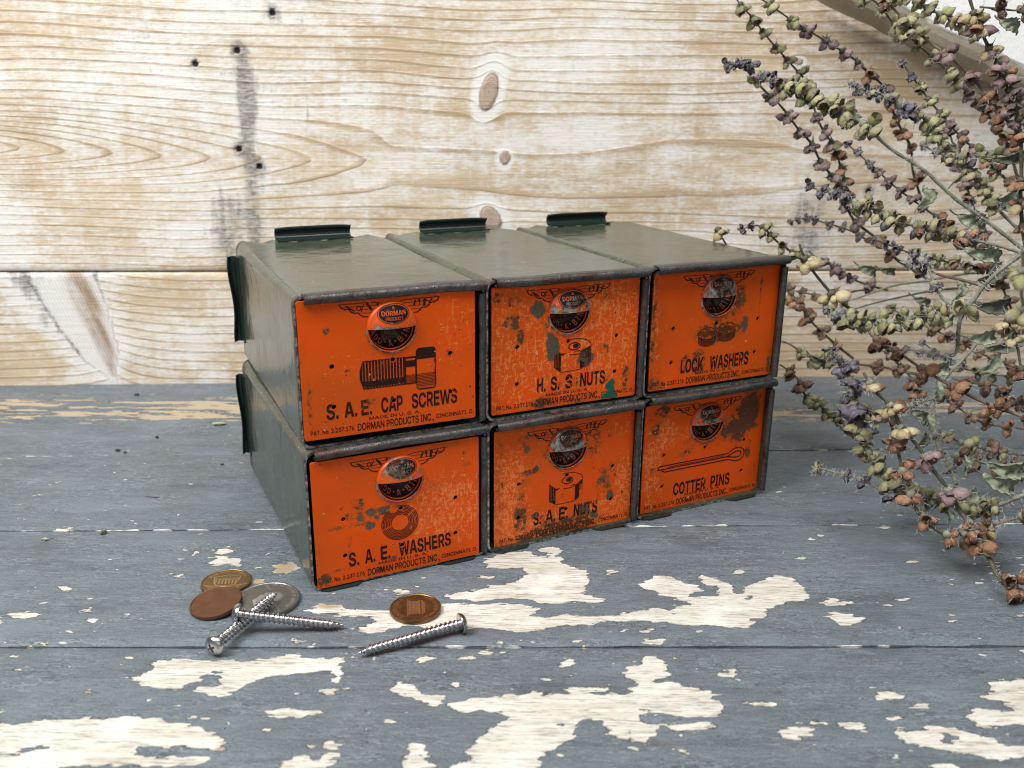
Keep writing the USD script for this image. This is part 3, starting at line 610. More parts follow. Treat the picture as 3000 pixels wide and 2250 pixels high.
# ================================================================== the steel bins
BW, BD, BH = 0.0734, 0.1309, 0.05747            # pitch of the bins, depth, height
PW, PH = 0.0672, 0.0521                          # drawer front
ROWS = {'U': ((-0.07679, 0.30491), 0.43405, BH), 'L': ((-0.07578, 0.30190), 0.44877, 0.0)}
DRAW = {'UL': (0.0010, -0.0012, 0.0034), 'LL': (0.0019, -0.0010, 0.0012), 'UM': (0.0026, 0.0009, 0.0021),
        'UR': (0.0041, 0.0021, 0.0021), 'LM': (0.0039, 0.0020, 0.0004), 'LR': (0.0043, 0.0034, 0.0004)}
mm = 0.001
PR = 9.65; PC = (34.2, 39.9)                     # the round finger pull: radius and centre on the drawer front (mm)
HOLE6 = [(11.3, 27.3), (34.2, 27.4), (57.0, 27.5), (11.3, 11.9), (34.2, 11.4), (56.9, 11.8)]
def ext(poly, depth): return trimesh.creation.extrude_polygon(poly, depth, engine='earcut')
def rr(x0, y0, x1, y1, r): return sbox(x0 + r, y0 + r, x1 - r, y1 - r).buffer(r, quad_segs=6)
def to_xzy(v, y0, sgn=1.0):
    """extruded in +z -> upright: (x, z, y = y0 + sgn*depth)"""
    return np.stack([v[:, 0], y0 + sgn * v[:, 2], v[:, 1]], -1)
def sheet_profile(pts, th):
    """a bent sheet's cross section as a polygon"""
    return LineString(pts).buffer(th / 2, cap_style='flat', join_style='round', quad_segs=4)
def arc(cx, cy, r, a0, a1, n=12):
    a = np.radians(np.linspace(a0, a1, n)); return [(cx + r * math.cos(t), cy + r * math.sin(t)) for t in a]

# --- what is printed and how each front is worn (mm on the drawer front)
def line(pts, w): return LineString(pts).buffer(w / 2, cap_style='flat', join_style='round', quad_segs=3)
def disc(x, y, rx, ry=None, n=24): return affinity.scale(Point(x, y).buffer(1, quad_segs=n // 4), rx, ry or rx)
def wings():
    out = []
    for s in (-1, 1):
        X = lambda x: PC[0] + s * (PC[0] - x) * -1 if s > 0 else x
        mir = (lambda p: [(2 * 33.95 - x, y) for x, y in p]) if s > 0 else (lambda p: p)
        top = [(15.0, 49.8), (22, 49.75), (28.0, 49.7), (30.2, 49.3), (31.4, 48.3)]
        low = [(15.0, 49.8), (15.8, 48.5), (17.0, 47.9), (18.6, 47.9), (19.2, 46.9), (20.4, 46.3), (22.0, 46.3), (22.6, 45.4), (24.0, 44.7), (26.4, 44.5)]
        out += [line(mir(top), 0.26), line(mir(low), 0.42)]
        for a, b in (((16.6, 48.55), (29.5, 48.55)), ((19.4, 47.25), (29.0, 47.3)), ((22.4, 46.0), (28.6, 46.05))): out.append(line(mir([a, b]), 0.17))
        if s < 0:
            out += [line([(17.6, 49.0), (20.6, 47.0)], 0.5), disc(22.2, 47.9, 0.95).difference(disc(22.2, 47.9, 0.55)), line([(22.9, 46.4), (24.0, 49.3)], 0.3), line([(25.1, 49.5), (28.0, 45.6)], 0.9).difference(line([(25.3, 49.2), (27.8, 45.9)], 0.25)), disc(29.2, 48.8, 0.5)]
        else:
            out += [line([(42.9, 47.2), (43.6, 49.3)], 0.7), line([(45.0, 49.3), (45.2, 47.1)], 0.42), disc(45.0, 49.1, 0.6, 0.35), disc(47.2, 48.9, 0.7, 0.65), line([(47.0, 48.5), (46.9, 46.8)], 0.95), line([(48.6, 47.9), (50.0, 49.2)], 0.55), disc(41.3, 45.9, 0.45)]
    return unary_union(out).difference(disc(*PC, PR + 0.15))
WINGS = wings()
COMMON = unary_union([fit_text('PAT. No. 2.237.176', 2.2, 18.5, 1.85, 1.75, 600), fit_text('DORMAN PRODUCTS INC.,', 19.8, 50.0, 1.25, 2.85, 600),
                      fit_text('CINCINNATI. O.', 50.7, 66.4, 1.95, 1.6, 550)])
MADE = fit_text('MADE IN U. S. A.', 24.3, 44.5, 5.0, 1.15, 550)
def title(words, y=7.2, h=5.9): return unary_union([fit_text(w, a, b, y, h, 750) for w, a, b in words])
def hatch(x0, x1, y0, y1, n, w, vert=False):
    if vert: return unary_union([sbox(x - w / 2, y0, x + w / 2, y1) for x in np.linspace(x0, x1, n)])
    return unary_union([sbox(x0, y - w / 2, x1, y + w / 2) for y in np.linspace(y0, y1, n)])
def pic_cap():
    th = []
    for i in range(14):
        x = 22.6 + i * 1.19; dx = 0.25 if i % 2 else -0.05
        th.append(Polygon([(x, 27.7 + dx), (x + 0.80, 28.0 + dx), (x + 0.80, 17.3 - dx), (x, 17.6 - dx)]))
    tip = Polygon([(22.4, 27.4), (21.4, 24.6), (21.3, 21.2), (22.4, 17.7)])
    band = unary_union([sbox(22.2, 18.9 + k, 38.9, 19.35 + k) for k in (0.0,)] + [sbox(22.4, 17.9, 38.9, 20.2)])
    shank = unary_union([sbox(38.9, 27.2, 43.3, 27.65), sbox(38.9, 23.9, 43.3, 26.4), hatch(38.9, 43.3, 17.5, 20.6, 8, 0.2), sbox(38.9, 17.4, 39.15, 27.6), sbox(42.8, 17.2, 43.3, 27.6)])
    head = rr(43.3, 14.5, 50.9, 30.7, 1.3)
    hd = unary_union([head.intersection(sbox(43, 26.5, 52, 31)), hatch(43.4, 50.7, 14.8, 20.6, 11, 0.24).intersection(head), head.boundary.buffer(0.16), Polygon([(50.2, 26.5), (51, 26.5), (51, 20), (50.3, 20.5), (50.75, 23.5)])])
    return unary_union(th + [line([(22.4, 27.9), (43.3, 27.75)], 0.3), line([(22.4, 17.35), (43.3, 17.2)], 0.3), tip, band.intersection(unary_union(th).buffer(0.35)), shank, hd])
def pic_nut(x0, x1, xr0, xr1, yb, yt, yl0, yl1, ry):
    """a hexagon nut seen from above: three faces below a round top"""
    left = Polygon([(x0, yl0), (xr0, yb), (xr0, yt), (x0, yl1)]); right = Polygon([(xr1, yb + 0.2), (x1, yl0 + 0.4), (x1, yl1), (xr1, yt)])
    cx = (x0 + x1) / 2; top = disc(cx + 0.4, yl1 + 0.2, (x1 - x0) / 2 - 0.4, ry)
    return unary_union([left.difference(hatch(x0 + 0.5, xr0 - 0.3, yb + 2, yl1 - 1, 4, 0.16, True)), right.difference(hatch(xr1 + 2.2, x1, yb + 1, yt, 5, 0.22, True)),
                        line([(xr0, yb), (xr1, yb + 0.2)], 0.26), top.boundary.buffer(0.15).intersection(sbox(cx - 1.5, 0, 90, 60)), disc(cx + 0.6, yl1 + 0.4, 2.7, 1.5).boundary.buffer(0.22), disc(cx + 1.3, yl1 + 0.5, 1.4, 0.9),
                        Polygon([(xr0, yt), (xr0 + 2.4, yt - 0.3), (xr0, yt - 1.1)]), Polygon([(xr1, yt), (xr1 - 3, yt + 0.2), (xr1, yt + 0.6)])])
def pic_washer():
    c = (33.6, 21.4); rings = [disc(c[0], c[1], r, r * 0.97).boundary.buffer(0.17) for r in (3.7, 4.35, 5.0, 5.65, 6.3, 6.9, 7.5)]
    return unary_union(rings).difference(unary_union([LineString([(26, 19.2), (35, 22.2), (40, 26)]).buffer(0.22), disc(31.0, 28.0, 2.0)]))
def pic_lock():
    o = []
    for k, (cx, cy, sgn) in enumerate(((29.6, 22.7, 1), (40.0, 24.0, -1))):
        top = disc(cx, cy + 0.6, 4.9, 2.7); body = unary_union([top, affinity.translate(top, 0, -3.4), sbox(cx - 4.9, cy - 2.8, cx + 4.9, cy + 0.6)])
        cut = sbox(34.6, 10, 50, 40) if k == 0 else sbox(20, 10, 35.1, 40)
        o += [body.difference(top).difference(cut).intersection(hatch(20, 50, 14, 30, 34, 0.30)), top.boundary.buffer(0.12).difference(cut), hatch(cx - 4.4, cx + 4.4, cy - 1.2, cy + 2.6, 9, 0.2).intersection(top).difference(cut)]
    return unary_union(o)
def pic_cotter():
    return unary_union([line([(9.2, 22.0), (47.9, 22.1), (50.0, 23.4), (52.4, 24.2), (55.0, 24.1), (57.0, 22.8), (57.6, 20.9), (57.0, 18.9), (55.0, 17.6), (52.5, 17.5), (50.3, 18.3), (48.0, 19.0), (12.2, 18.9), (10.9, 19.6), (10.4, 20.2)], 0.55),
                        line([(9.2, 22.0), (8.4, 20.3), (47.5, 20.5)], 0.5), line([(47.5, 20.5), (50.0, 21.5), (53.0, 22.5), (55.2, 22.1), (55.7, 20.9), (55.0, 19.6), (53.0, 19.3), (50.2, 19.9), (47.5, 20.5)], 0.6), line([(14, 21.0), (46, 21.2)], 0.3)])
SPEC = {
 'UL': dict(t=title([('S.', 8.4, 12.8), ('A.', 15.0, 19.8), ('E.', 21.4, 25.5), ('CAP', 29.1, 37.5), ('SCREWS', 41.1, 59.5)]), pic=pic_cap(), picname='cap_screw_picture',
   label='top left orange bin printed S.A.E. CAP SCREWS with a bolt picture',
   rust=[(10, 40.5, 1.1, 1.8, .8), (16.8, 25, 1.2, .6, .75), (46, 36.5, 1.2, .8, .5), (25, 12, 2.4, 2, .5), (2.6, 13, .9, 9, .6), (33.5, 31, 8, 2.6, .33), (1.5, 51, 3, 1, .4), (9, 50.8, 2.5, .6, .5), (54.5, 44, 1.2, 2, .5)], chip=[(25, 12.5, 1.3, 2.4, .55), (57, 27.5, 1.9, 1.6, .62), (28, 3, 3, 1.4, .45), (51, 51.3, 1, 1, .7), (8, 6.5, .6, .6, .7)], bri=[(59, 40, 7, 11, .62), (55, 22, 8, 8, .45), (20, 26, 10, 8, .42), (5, 5, 8, 5, .5)]),
 'UM': dict(t=title([('H.', 20.3, 24.2), ('S.', 26.5, 30.6), ('S', 33.3, 36.6), ('NUTS', 40.3, 52.2)]), pic=pic_nut(27.9, 45.0, 31.0, 39.9, 14.5, 22.6, 16.7, 24.6, 3.4), picname='nut_picture',
   label='top middle orange bin printed H.S.S. NUTS with a green paint chip',
   rust=[(8.5, 37.5, 3.1, 2.6, .9), (12.8, 31.6, 1.3, 2.2, .85), (9.5, 46.5, 2.6, 3.6, .62), (2.5, 48, 2, 2, .75), (51.5, 21.5, 2.6, 2.6, .72), (62.3, 8.5, 1.6, 4.2, .85), (22.5, 2.4, 4, 2.2, .85), (38.8, 8, .7, 3.5, .60), (24.5, 37.5, 3, 5, .60), (54, 9.5, 2, 2, .6), (40, 1.5, 4, 1.2, .6), (50, 46, 3, 3, .5)], chip=[(20.2, 41.6, 2.7, 3.0, .95), (27.0, 25.8, 2.5, 5.2, .98), (26.0, 30, 1.4, 1.6, .9), (42.8, 19.4, 3.0, 3.1, 1.0), (30.8, 9.6, .8, .9, .8), (9, 50.5, 1.5, 1, .4)], bri=[(12, 28, 16, 22, .80), (52, 30, 14, 22, .85), (34, 18, 30, 14, .70), (10, 12, 14, 12, .70)]),
 'UR': dict(t=title([('LOCK', 16.5, 28.6), ('WASHERS', 32.0, 53.7)], 6.4, 6.2), pic=pic_lock(), picname='lock_washer_picture',
   label='top right orange bin printed LOCK WASHERS with a faded washer picture',
   rust=[(41, 29, 8, 4.5, .66), (45, 24, 5, 4, .66), (34, 23.5, 10, 4.2, .74), (49, 34.5, 4, 7, .52), (18.5, 10.5, 2.3, 3.2, .80), (26, 10.5, 3.4, 4.5, .84), (57.3, 37.5, .45, 8.5, .70), (58.0, 47, .4, 4, .5), (1.2, 26, 1.0, 22, .66), (4, 2.5, 5, 2.4, .70), (46, 38, 3.0, 5, .80), (66.5, 5, 2, 5, .7), (25, 51.5, 6, .7, .6), (46, 51.5, 4, .6, .6)], chip=[(49.8, 25.2, 2.0, 3.4, .84), (23, 14.2, .9, 1.1, .7), (46.8, 36.5, 2.2, 4, .72), (66, 6.5, 1.2, 2.4, .85), (3, 4, 2.2, 1.3, .7)], bri=[(1.5, 30, 2.5, 22, .8), (3, 3, 8, 4, .7), (40, 4, 14, 3, .45)]),
 'LL': dict(t=title([('S.', 12.5, 16.6), ('A.', 18.9, 23.0), ('E.', 25.3, 29.2), ('WASHERS', 32.7, 54.8)], 6.8), pic=pic_washer(), picname='washer_picture',
   label='bottom left orange bin printed S.A.E. WASHERS with its grip worn bare',
   rust=[(17.5, 32.0, 2.6, 2.6, .70), (22, 27.5, 9, 2.0, .70), (14, 24, 9, 1.0, .62), (13.5, 14, 1.0, 6, .50), (61, 44, .9, 3.6, .70), (61.5, 41.2, 2.2, .9, .68), (2.4, 3.0, 2.6, 2.4, .80), (46, 34, 6, 4, .45), (12, 50.8, 5, 1.2, .5), (56, 50.5, 8, .9, .5), (11, 6.0, 4, .7, .6), (48.5, 38, 1.5, 3, .5), (33, 30.0, 8, 1.4, .55)], chip=[(22.2, 28.0, 2.0, 1.3, .95), (26.6, 28.4, 2.4, 1.2, .92), (18.2, 26.5, 1.6, 1.4, .85), (24.4, 25.2, 1.1, 1.0, .9), (21.6, 22.6, 1.7, 1.6, .9), (31.6, 28.8, 1.4, 1.2, .7), (3.6, 3.4, 1.7, 1.7, .75), (30.5, 6.6, 1.2, 1.0, .8), (25, 2.6, 2.0, 1.4, .7)], bri=[(52, 24, 13, 12, .90), (45, 31, 9, 6, .75), (63, 24, 4, 10, .85), (58, 12, 6, 4, .75)]),
 'LM': dict(t=title([('S.', 18.3, 22.0), ('A.', 24.2, 29.0), ('E.', 30.8, 35.2), ('NUTS', 38.1, 49.9)], 6.9), pic=pic_nut(25.7, 42.0, 28.9, 38.3, 14.4, 22.1, 16.6, 24.6, 3.6), picname='nut_picture',
   label='bottom middle orange bin printed S.A.E. NUTS with a rusty lower edge',
   rust=[(33, 2.6, 15, 4.2, .84), (20, 1.8, 8, 3.0, .78), (12.2, 22, 2.0, 4.5, .72), (12.0, 14, 2.6, 5, .80), (12.5, 8.5, 2.6, 3.0, .78), (15.5, 31.8, 4.5, 1.2, .74), (18.7, 33, 1.6, 1.3, .85), (2.0, 24, 2.2, 24, .52), (14.5, 27.4, 2.0, 2.2, .66), (46.5, 42, 4.5, 6, .66), (55, 44, 2, 2.4, .55), (54, 22, 4.5, 6, .58), (50, 17.5, .7, 5, .62), (30, 51.3, 30, .7, .55), (3, 43, 1, 3, .6), (24.5, 39, 2.4, 2.4, .7)], chip=[(12.5, 45.8, 2.0, 2.4, .72), (15, 47.5, 1.4, 1.2, .75), (14.8, 42.0, 1.4, 1.6, .82), (56.3, 13.8, 1.9, 2.0, .92), (43, 9.2, 2.4, 3.2, .92), (19.2, 11.2, 1.5, 1.5, .85), (22.6, 9.4, 1.5, 1.4, .75), (48.5, 6.0, 1.8, 2.0, .85), (53, 22, 3.5, 5, .56), (48, 37.5, 4, 5, .45), (21, 33.5, 1, 1, .7)], bri=[(4, 14, 8, 22, 1.0), (9, 36, 7, 7, .8), (20, 5, 20, 7, .95), (56, 6, 14, 7, .95), (64, 16, 5, 14, .95), (62, 46, 6, 5, .7)]),
 'LR': dict(t=title([('COTTER', 17.7, 35.9), ('PINS', 38.9, 50.1)], 6.2), pic=pic_cotter(), picname='cotter_pin_picture',
   label='bottom right orange bin printed COTTER PINS with a dark rust stain',
   rust=[(57.5, 40, 5.5, 8.5, .96), (52.5, 34, 5.5, 6, .90), (47.5, 36.5, 4, 6, .72), (60.5, 45, 4.5, 6, .85), (46, 33, 3, 2.5, .8), (9.5, 48.6, 3.6, 2.6, .86), (6.2, 41, 2.0, 3.0, .80), (23, 26.2, 3, 1.6, .68), (34, 27.5, 3.2, 3, .6), (59.5, 20.5, 1.6, 2.6, .78), (64.5, 12, .8, 2.5, .65), (48, 30, 10, 5, .45), (33, 33, 16, 7, .36), (60, 26, 1.4, 1.4, .7), (16, 36, 3, 3, .45)], chip=[(6.0, 20.5, 1.4, 1.4, .7), (45.3, 34.5, 1.2, 3.5, .7), (60, 22.5, 1.2, 2.2, .66), (56, 48, 1.2, 1.2, .7)], bri=[(5, 26, 4.5, 7, .95), (12.5, 38, 5, 6, .95), (11, 33.5, 4, 3, .9), (5, 12, 4, 10, .85), (22, 3.5, 20, 4, .6), (55, 3, 12, 3, .5), (21, 36, 3, 3, .8)])}
PULLWEAR = {'UL': [(34, 36.4, 3.4, 2.2, 1.0), (34, 40.2, 9, .4, .75), (34.5, 42.4, 2.0, .6, .8), (28.3, 41.4, 1.2, .8, .75)], 'UM': [(33, 36.6, 3, 1.8, .95), (35, 41, 9, .8, .78), (36.5, 45.5, 4, 2.2, .5)], 'UR': [(34, 36.4, 3.4, 2.2, 1.0), (34, 46.8, 4.6, 2.0, .85), (27, 42.4, 2.0, 1.8, .85), (41, 43.6, 1.8, 2.4, .70), (34, 40.8, 8, .7, .8)],
            'LL': [(33.5, 44.8, 4.4, 3.2, 1.0), (34, 36.8, 3.4, 2.0, .9), (41.6, 41.6, 1.2, 1.5, .6)], 'LM': [(33.5, 36.5, 3.8, 2.2, .95), (34, 41.0, 9.6, 1.0, .90), (43, 44, 1.4, 3.5, .8)], 'LR': [(34, 36.8, 3.6, 2.2, .95), (34, 41.0, 9.5, .9, .88), (38, 43.0, 2.5, 1.0, .7)]}
GREEN = Polygon([(50.4, 0.6), (51.0, 2.2), (52.6, 2.6), (53.8, 3.0), (53.4, 4.6), (52.6, 4.9), (52.6, 6.4), (53.6, 7.3), (55.0, 8.6), (56.4, 8.9), (56.6, 7.7), (57.3, 7.2), (57.0, 6.2), (56.4, 5.8), (57.0, 4.9), (56.8, 3.6), (56.6, 2.8), (57.8, 2.4), (58.6, 1.6), (58.4, 0.5), (57.0, 0.3), (55.8, 0.25), (54.0, 0.5), (52.0, 0.3)])
def field(p, lst):
    o = np.zeros(len(p))
    for (cx, cy, rx, ry, k) in lst:
        r = np.hypot((p[:, 0] - cx) / rx, (p[:, 1] - cy) / ry); o = np.maximum(o, k * np.clip(1.75 - 0.9 * r, 0, 1) ** 0.8)
    return o
def wear_of(key, p, pull=False):
    S = SPEC[key]; rust = field(p, S['rust']); chip = field(p, S['chip']); bri = field(p, S['bri'])
    eg = np.minimum(np.minimum(p[:, 0], 67.2 - p[:, 0]), np.minimum(p[:, 1], 52.1 - p[:, 1]))
    rust = np.maximum(rust, 0.50 * np.exp(-np.maximum(eg, 0) / 0.55))
    for h in HOLE6: rust = np.maximum(rust, 0.42 * np.exp(-np.maximum(np.hypot(p[:, 0] - h[0], p[:, 1] - h[1]) - 0.9, 0) / 0.5))
    r = np.hypot(p[:, 0] - PC[0], p[:, 1] - PC[1])
    low = np.clip((PC[1] + 1 - p[:, 1]) / 3, 0, 1)
    rust = np.maximum(rust, 0.56 * np.exp(-np.abs(r - PR - 0.2) / 1.2) * (0.35 + 0.65 * low))
    if pull:
        rust = rust * 0.4
        chip = np.maximum(np.maximum(field(p, PULLWEAR[key]), {'UL': 0.34, 'UM': 0.64, 'UR': 0.70, 'LL': 0.52, 'LM': 0.68, 'LR': 0.58}[key] + 0.30 * (p[:, 1] > PC[1]) * (0 if key in ('UL', 'LL') else 1) * np.clip(1.1 - r / PR, 0, 1) + 0 * r), 1.0 * np.exp(-((r - PR - 0.05) / 0.75) ** 2) * (0.45 + 0.55 * low))
        bri = bri * 0.3
    chip = np.maximum(chip, 0.45 * np.exp(-np.maximum(np.hypot(p[:, 0] - 34.2, p[:, 1] - 28.4), 0) / 1.6))
    return np.stack([rust, chip, bri], -1)
def hood_h(x, y):
    r2 = np.clip((x * x + y * y) / PR ** 2, 0, 1); return 3.3 * np.maximum(1 - r2, 0) ** 0.62 + 0.30 * np.exp(-((np.sqrt(r2) - 0.93) / 0.05) ** 2) * np.clip((1 - np.sqrt(r2)) / 0.04, 0, 1)
def scoop_h(x, y):
    r = np.hypot(x, y) / PR; b = -4.6 * np.maximum(1 - np.clip(r / 0.90, 0, 1) ** 2, 0) ** 0.70
    return b + 0.75 * np.exp(-((r - 0.955) / 0.045) ** 2) * np.clip(0.4 - y, 0, 1)
FRONT = rr(0, 0, 67.2, 52.1, 0.8).difference(unary_union([disc(*PC, PR - 0.05, n=64)] + [disc(x, y, 0.92, n=20) for x, y in HOLE6]))
OVAL = (34.45, 45.3)
def badge():
    outer = disc(*OVAL, 6.1, 3.62, 48); inner = disc(*OVAL, 5.55, 3.1, 48)
    txt = unary_union([fit_text('A', 33.9, 35.0, 46.95, 0.95, 800), fit_text('DORMAN', 29.9, 39.0, 44.75, 1.75, 800), fit_text('PRODUCT', 31.2, 37.8, 42.95, 1.35, 800)])
    return unary_union([outer.difference(disc(*OVAL, 5.9, 3.44, 48)), inner.difference(txt)])
def scoop_print():
    base = disc(*PC, 8.3, 8.3, 64).intersection(sbox(0, 0, 80, PC[1] + 2.5))
    rim = disc(*PC, 8.95, 8.95, 64).difference(disc(*PC, 8.6, 8.6, 64)).intersection(sbox(0, 0, 80, PC[1] - 0.3))
    t = []
    for i, ch in enumerate('ADD·A·BIN'):
        a = math.radians(198 + i * 18.0); r = 6.0
        if ch == '·': t.append(disc(PC[0] + 6.5 * math.cos(a), PC[1] + 6.5 * math.sin(a), 0.35)); continue
        g_ = fit_text(ch, -0.78 if ch != 'I' else -0.28, 0.78 if ch != 'I' else 0.28, -1.0, 2.0, 700)
        g_ = affinity.rotate(g_, math.degrees(a) + 90, origin=(0, 0)); t.append(affinity.translate(g_, PC[0] + 6.75 * math.cos(a), PC[1] + 6.75 * math.sin(a)))
    return unary_union([base.difference(unary_union(t)), rim])
BADGE, SCOOPP = badge(), scoop_print()
FT = tess(FRONT, 0.62, 0.5)

def storage_bin(key, col):
    (x0, y0), th, z0 = ROWS[key[0]]; S = SPEC[key]
    u = np.array([math.cos(th), math.sin(th), 0])
    o = np.array([x0, y0, z0 + 0.0002]) + col * BW * u
    t = T('storage_bin', o, th, label=S['label'], cat='storage bin', group='orange fronted steel bins stacked in two rows')
    W = BW - 0.0008; H = BH - 0.0004; th_ = 0.0008; D = BD
    L = lambda *a, **k: part(t, *a, world=False, **k)
    # sheet-metal sleeve: a rounded tube with slightly dented panels, open in front
    n_c = 6; r0 = 0.0032; ring = []
    segs = [((r0, 0), (W - r0, 0)), ((W, r0), (W, H - r0)), ((W - r0, H), (r0, H)), ((0, H - r0), (0, r0))]
    cen = [(W - r0, r0, -90), (W - r0, H - r0, 0), (r0, H - r0, 90), (r0, r0, 180)]
    for (a, b), c in zip(segs, cen):
        for q in np.linspace(0, 1, 15)[:-1]: ring.append((a[0] + (b[0] - a[0]) * q, a[1] + (b[1] - a[1]) * q))
        ring += arc(c[0], c[1], r0, c[2], c[2] + 90, n_c)[:-1]
    ring = np.array(ring); nr = len(ring); ny = 26; ys = np.linspace(0, D, ny)
    cc = np.array([W / 2, H / 2])
    def shell_pts(inset):
        rgn = ring + (cc - ring) / np.array([W / 2, H / 2]) * inset
        v = np.stack([np.repeat(rgn[:, None, 0], ny, 1), np.repeat(ys[None], nr, 0), np.repeat(rgn[:, None, 1], ny, 1)], -1)
        q = v + o; bul = (fbm(q * 30, 2, 5) - 0.5) * 0.0011 * np.sin(np.clip(v[..., 1:2] / D, 0, 1)[..., 0] * PI)
        nrm = (v[..., [0, 2]] - cc); e = np.maximum(np.abs(nrm[..., 0]) / (W / 2), np.abs(nrm[..., 1]) / (H / 2))
        top = (v[..., 2] > H - 0.002); backw = np.clip((v[..., 1] - D * 0.93) / (D * 0.07), 0, 1)
        v[..., 2] += np.where(top, bul + backw * 0.0008 * np.sin(v[..., 0] * 420 + col), 0)
        v[..., 0] += np.where(v[..., 0] < 0.001, bul, 0)
        return v
    vo, vi = shell_pts(0.0), shell_pts(th_)
    fo = grid_faces(nr, ny, True)
    edge_d = np.minimum(vo[..., 1], D - vo[..., 1])
    hb = np.abs(vo[..., 2] - H) + np.abs(vo[..., 0]); hb = np.minimum(hb, np.abs(vo[..., 2] - H) + np.abs(vo[..., 0] - W))
    wear = 0.66 * np.exp(-edge_d / 0.0026) + 0.36 * np.exp(-hb / 0.0030) + (0.40 if key == 'LL' else 0.14) * (vo[..., 0] < 0.001) * np.clip(np.sin(vo[..., 1] * 60) + 0.2, 0, 1)
    v = np.vstack([vo.reshape(-1, 3), vi.reshape(-1, 3)]); k = nr * ny
    f = np.vstack([fo[:, ::-1], fo + k]); n1 = vnormals(v, f)
    L('sleeve', (v, f, n1), M['shell'], attrs=dict(wear=np.r_[wear.ravel(), wear.ravel() * 0]))
    i = np.arange(nr); j = (i + 1) % nr
    ev = np.vstack([vo[:, 0] + [0, -0.0001, 0], vi[:, 0] + [0, -0.0001, 0]]); ef = np.vstack([np.stack([i, j, j + nr], -1), np.stack([i, j + nr, i + nr], -1)])
    L('front_edge', (ev, ef, None), M['edge'])
    bp = ext(rr(th_, th_, W - th_, H - th_, 0.0025), 0.0008); L('back_panel', (to_xzy(bp.vertices, D - 0.003), bp.faces[:, ::-1], None), M['shell'], attrs=dict(wear=np.zeros(len(bp.vertices))))
    # rolled lips along the top and the right of the mouth
    rl = 0.00178
    def lip(name, length, place, n=40, seed=0):
        prof = sheet_profile([(0.0036, rl - 0.0005)] + arc(0, 0, rl - 0.0004, 88, 335, 20), 0.0008)
        q = np.asarray(shapely.segmentize(prof.exterior, 0.0006).coords)[:-1][::-1]
        s = np.linspace(0, length, n); v = np.stack([np.repeat(s[None], len(q), 0), np.repeat(q[:, None, 0], n, 1), np.repeat(q[:, None, 1], n, 1)], -1)
        wob = (noise(np.stack([s * 60, s * 0, s * 0 + seed], -1), 7) - 0.5) * 0.0006
        v[..., 2] += wob[None]; v[..., 1] += wob[None] * 0.7
        v = v.reshape(-1, 3); f = grid_faces(len(q), n, True)
        for e in (0, n - 1):
            pv, pf = trimesh.creation.triangulate_polygon(Polygon(q), engine='earcut')
            b = len(v); v = np.vstack([v, np.stack([np.full(len(pv), s[e]), pv[:, 0], pv[:, 1] + wob[e]], -1)]); f = np.vstack([f, pf + b])
        L(name, (place(v), f, vnormals(v, f)) if False else usdkit.meshkit.arrays((place(v), f), 50), M['lip'])
    hs = col * 3 + (key[0] == 'L') * 11
    lip('top_lip', W - 0.0034, lambda v: v * [1, 1, 1] + [0.0036, -0.0012, H - rl + 0.0007], 48, hs)
    def side(v): return np.stack([v[:, 2] * 0.82 + W - rl * 0.82 + 0.0004, v[:, 1] * 0.85 - 0.0006, H - 0.0042 - v[:, 0]], -1)
    lip('right_lip', H - 0.0060, side, 36, hs + 5)
    # spring clips at the back: one standing on the top, one on the left side
    prof = [(-0.0060, 0.0008), (-0.0020, 0.0006)] + arc(-0.0022, 0.0034, 0.0027, -75, 62, 12) + [(-0.0016, 0.0067)]
    def clip(name, a, b, place, wob):
        q = np.asarray(shapely.segmentize(sheet_profile(prof, 0.0008).exterior, 0.0008).coords)[:-1][::-1]; n = 24
        s = np.linspace(a, b, n); v = np.stack([np.repeat(s[None], len(q), 0), np.repeat(q[:, None, 0], n, 1), np.repeat(q[:, None, 1], n, 1)], -1)
        e = np.abs(np.linspace(-1, 1, n)) ** 6
        v[..., 2] += -0.0006 * e[None] * (v[..., 2] > 0.004) + wob * 0.0012 * (np.sin(s * 150)[None] * (v[..., 2] > 0.003)); v = v.reshape(-1, 3); f = grid_faces(len(q), n, True)
        for e in (0, n - 1):
            pv, pf = trimesh.creation.triangulate_polygon(Polygon(q), engine='earcut')
            b_ = len(v); v = np.vstack([v, np.stack([np.full(len(pv), s[e]), pv[:, 0], pv[:, 1]], -1)]); f = np.vstack([f, pf + b_])
        L(name, usdkit.meshkit.arrays((place(v), f), 40), M['clip'])
    if key[0] == 'U': clip('top_clip', 0.0185, 0.0555, lambda v: v + [0, D - 0.0005, H - 0.0002], 0.0)
    if col == 0: clip('side_clip', 0.006, 0.0475, lambda v: np.stack([-v[:, 2] * (0.66 if key[0] == 'U' else 0.52) + 0.0002, v[:, 1] + D - 0.0005, H - v[:, 0]], -1), 1.0)
    if key[0] == 'L':
        for a in (0.0030, W - 0.021):
            p_ = Polygon([(a, 0.006), (a, -0.0010), (a + 0.0030, -0.0026), (a + 0.0140, -0.0026), (a + 0.0160, -0.0010), (a + 0.0160, 0.006)])
            e_ = ext(p_, 0.0007); L('foot_tab', (e_.vertices + [0, 0, -0.0001], e_.faces, None), M['clip'])
    # drawer
    du, dv, dz = DRAW[key]; xm = lambda q: np.stack([du + q[:, 0] * mm, np.full(len(q), dv) if q.shape[1] == 2 else dv - q[:, 2] * mm, dz + q[:, 1] * mm], -1)
    fv, ff = FT; w3 = wear_of(key, fv)
    bow = (fbm(np.c_[fv * 0.05, np.full(len(fv), hs)], 2, 3) - 0.5) * 0.5
    nb = len(fv); bv = np.c_[fv, bow]; back = np.c_[fv, bow - 0.7]
    from collections import Counter
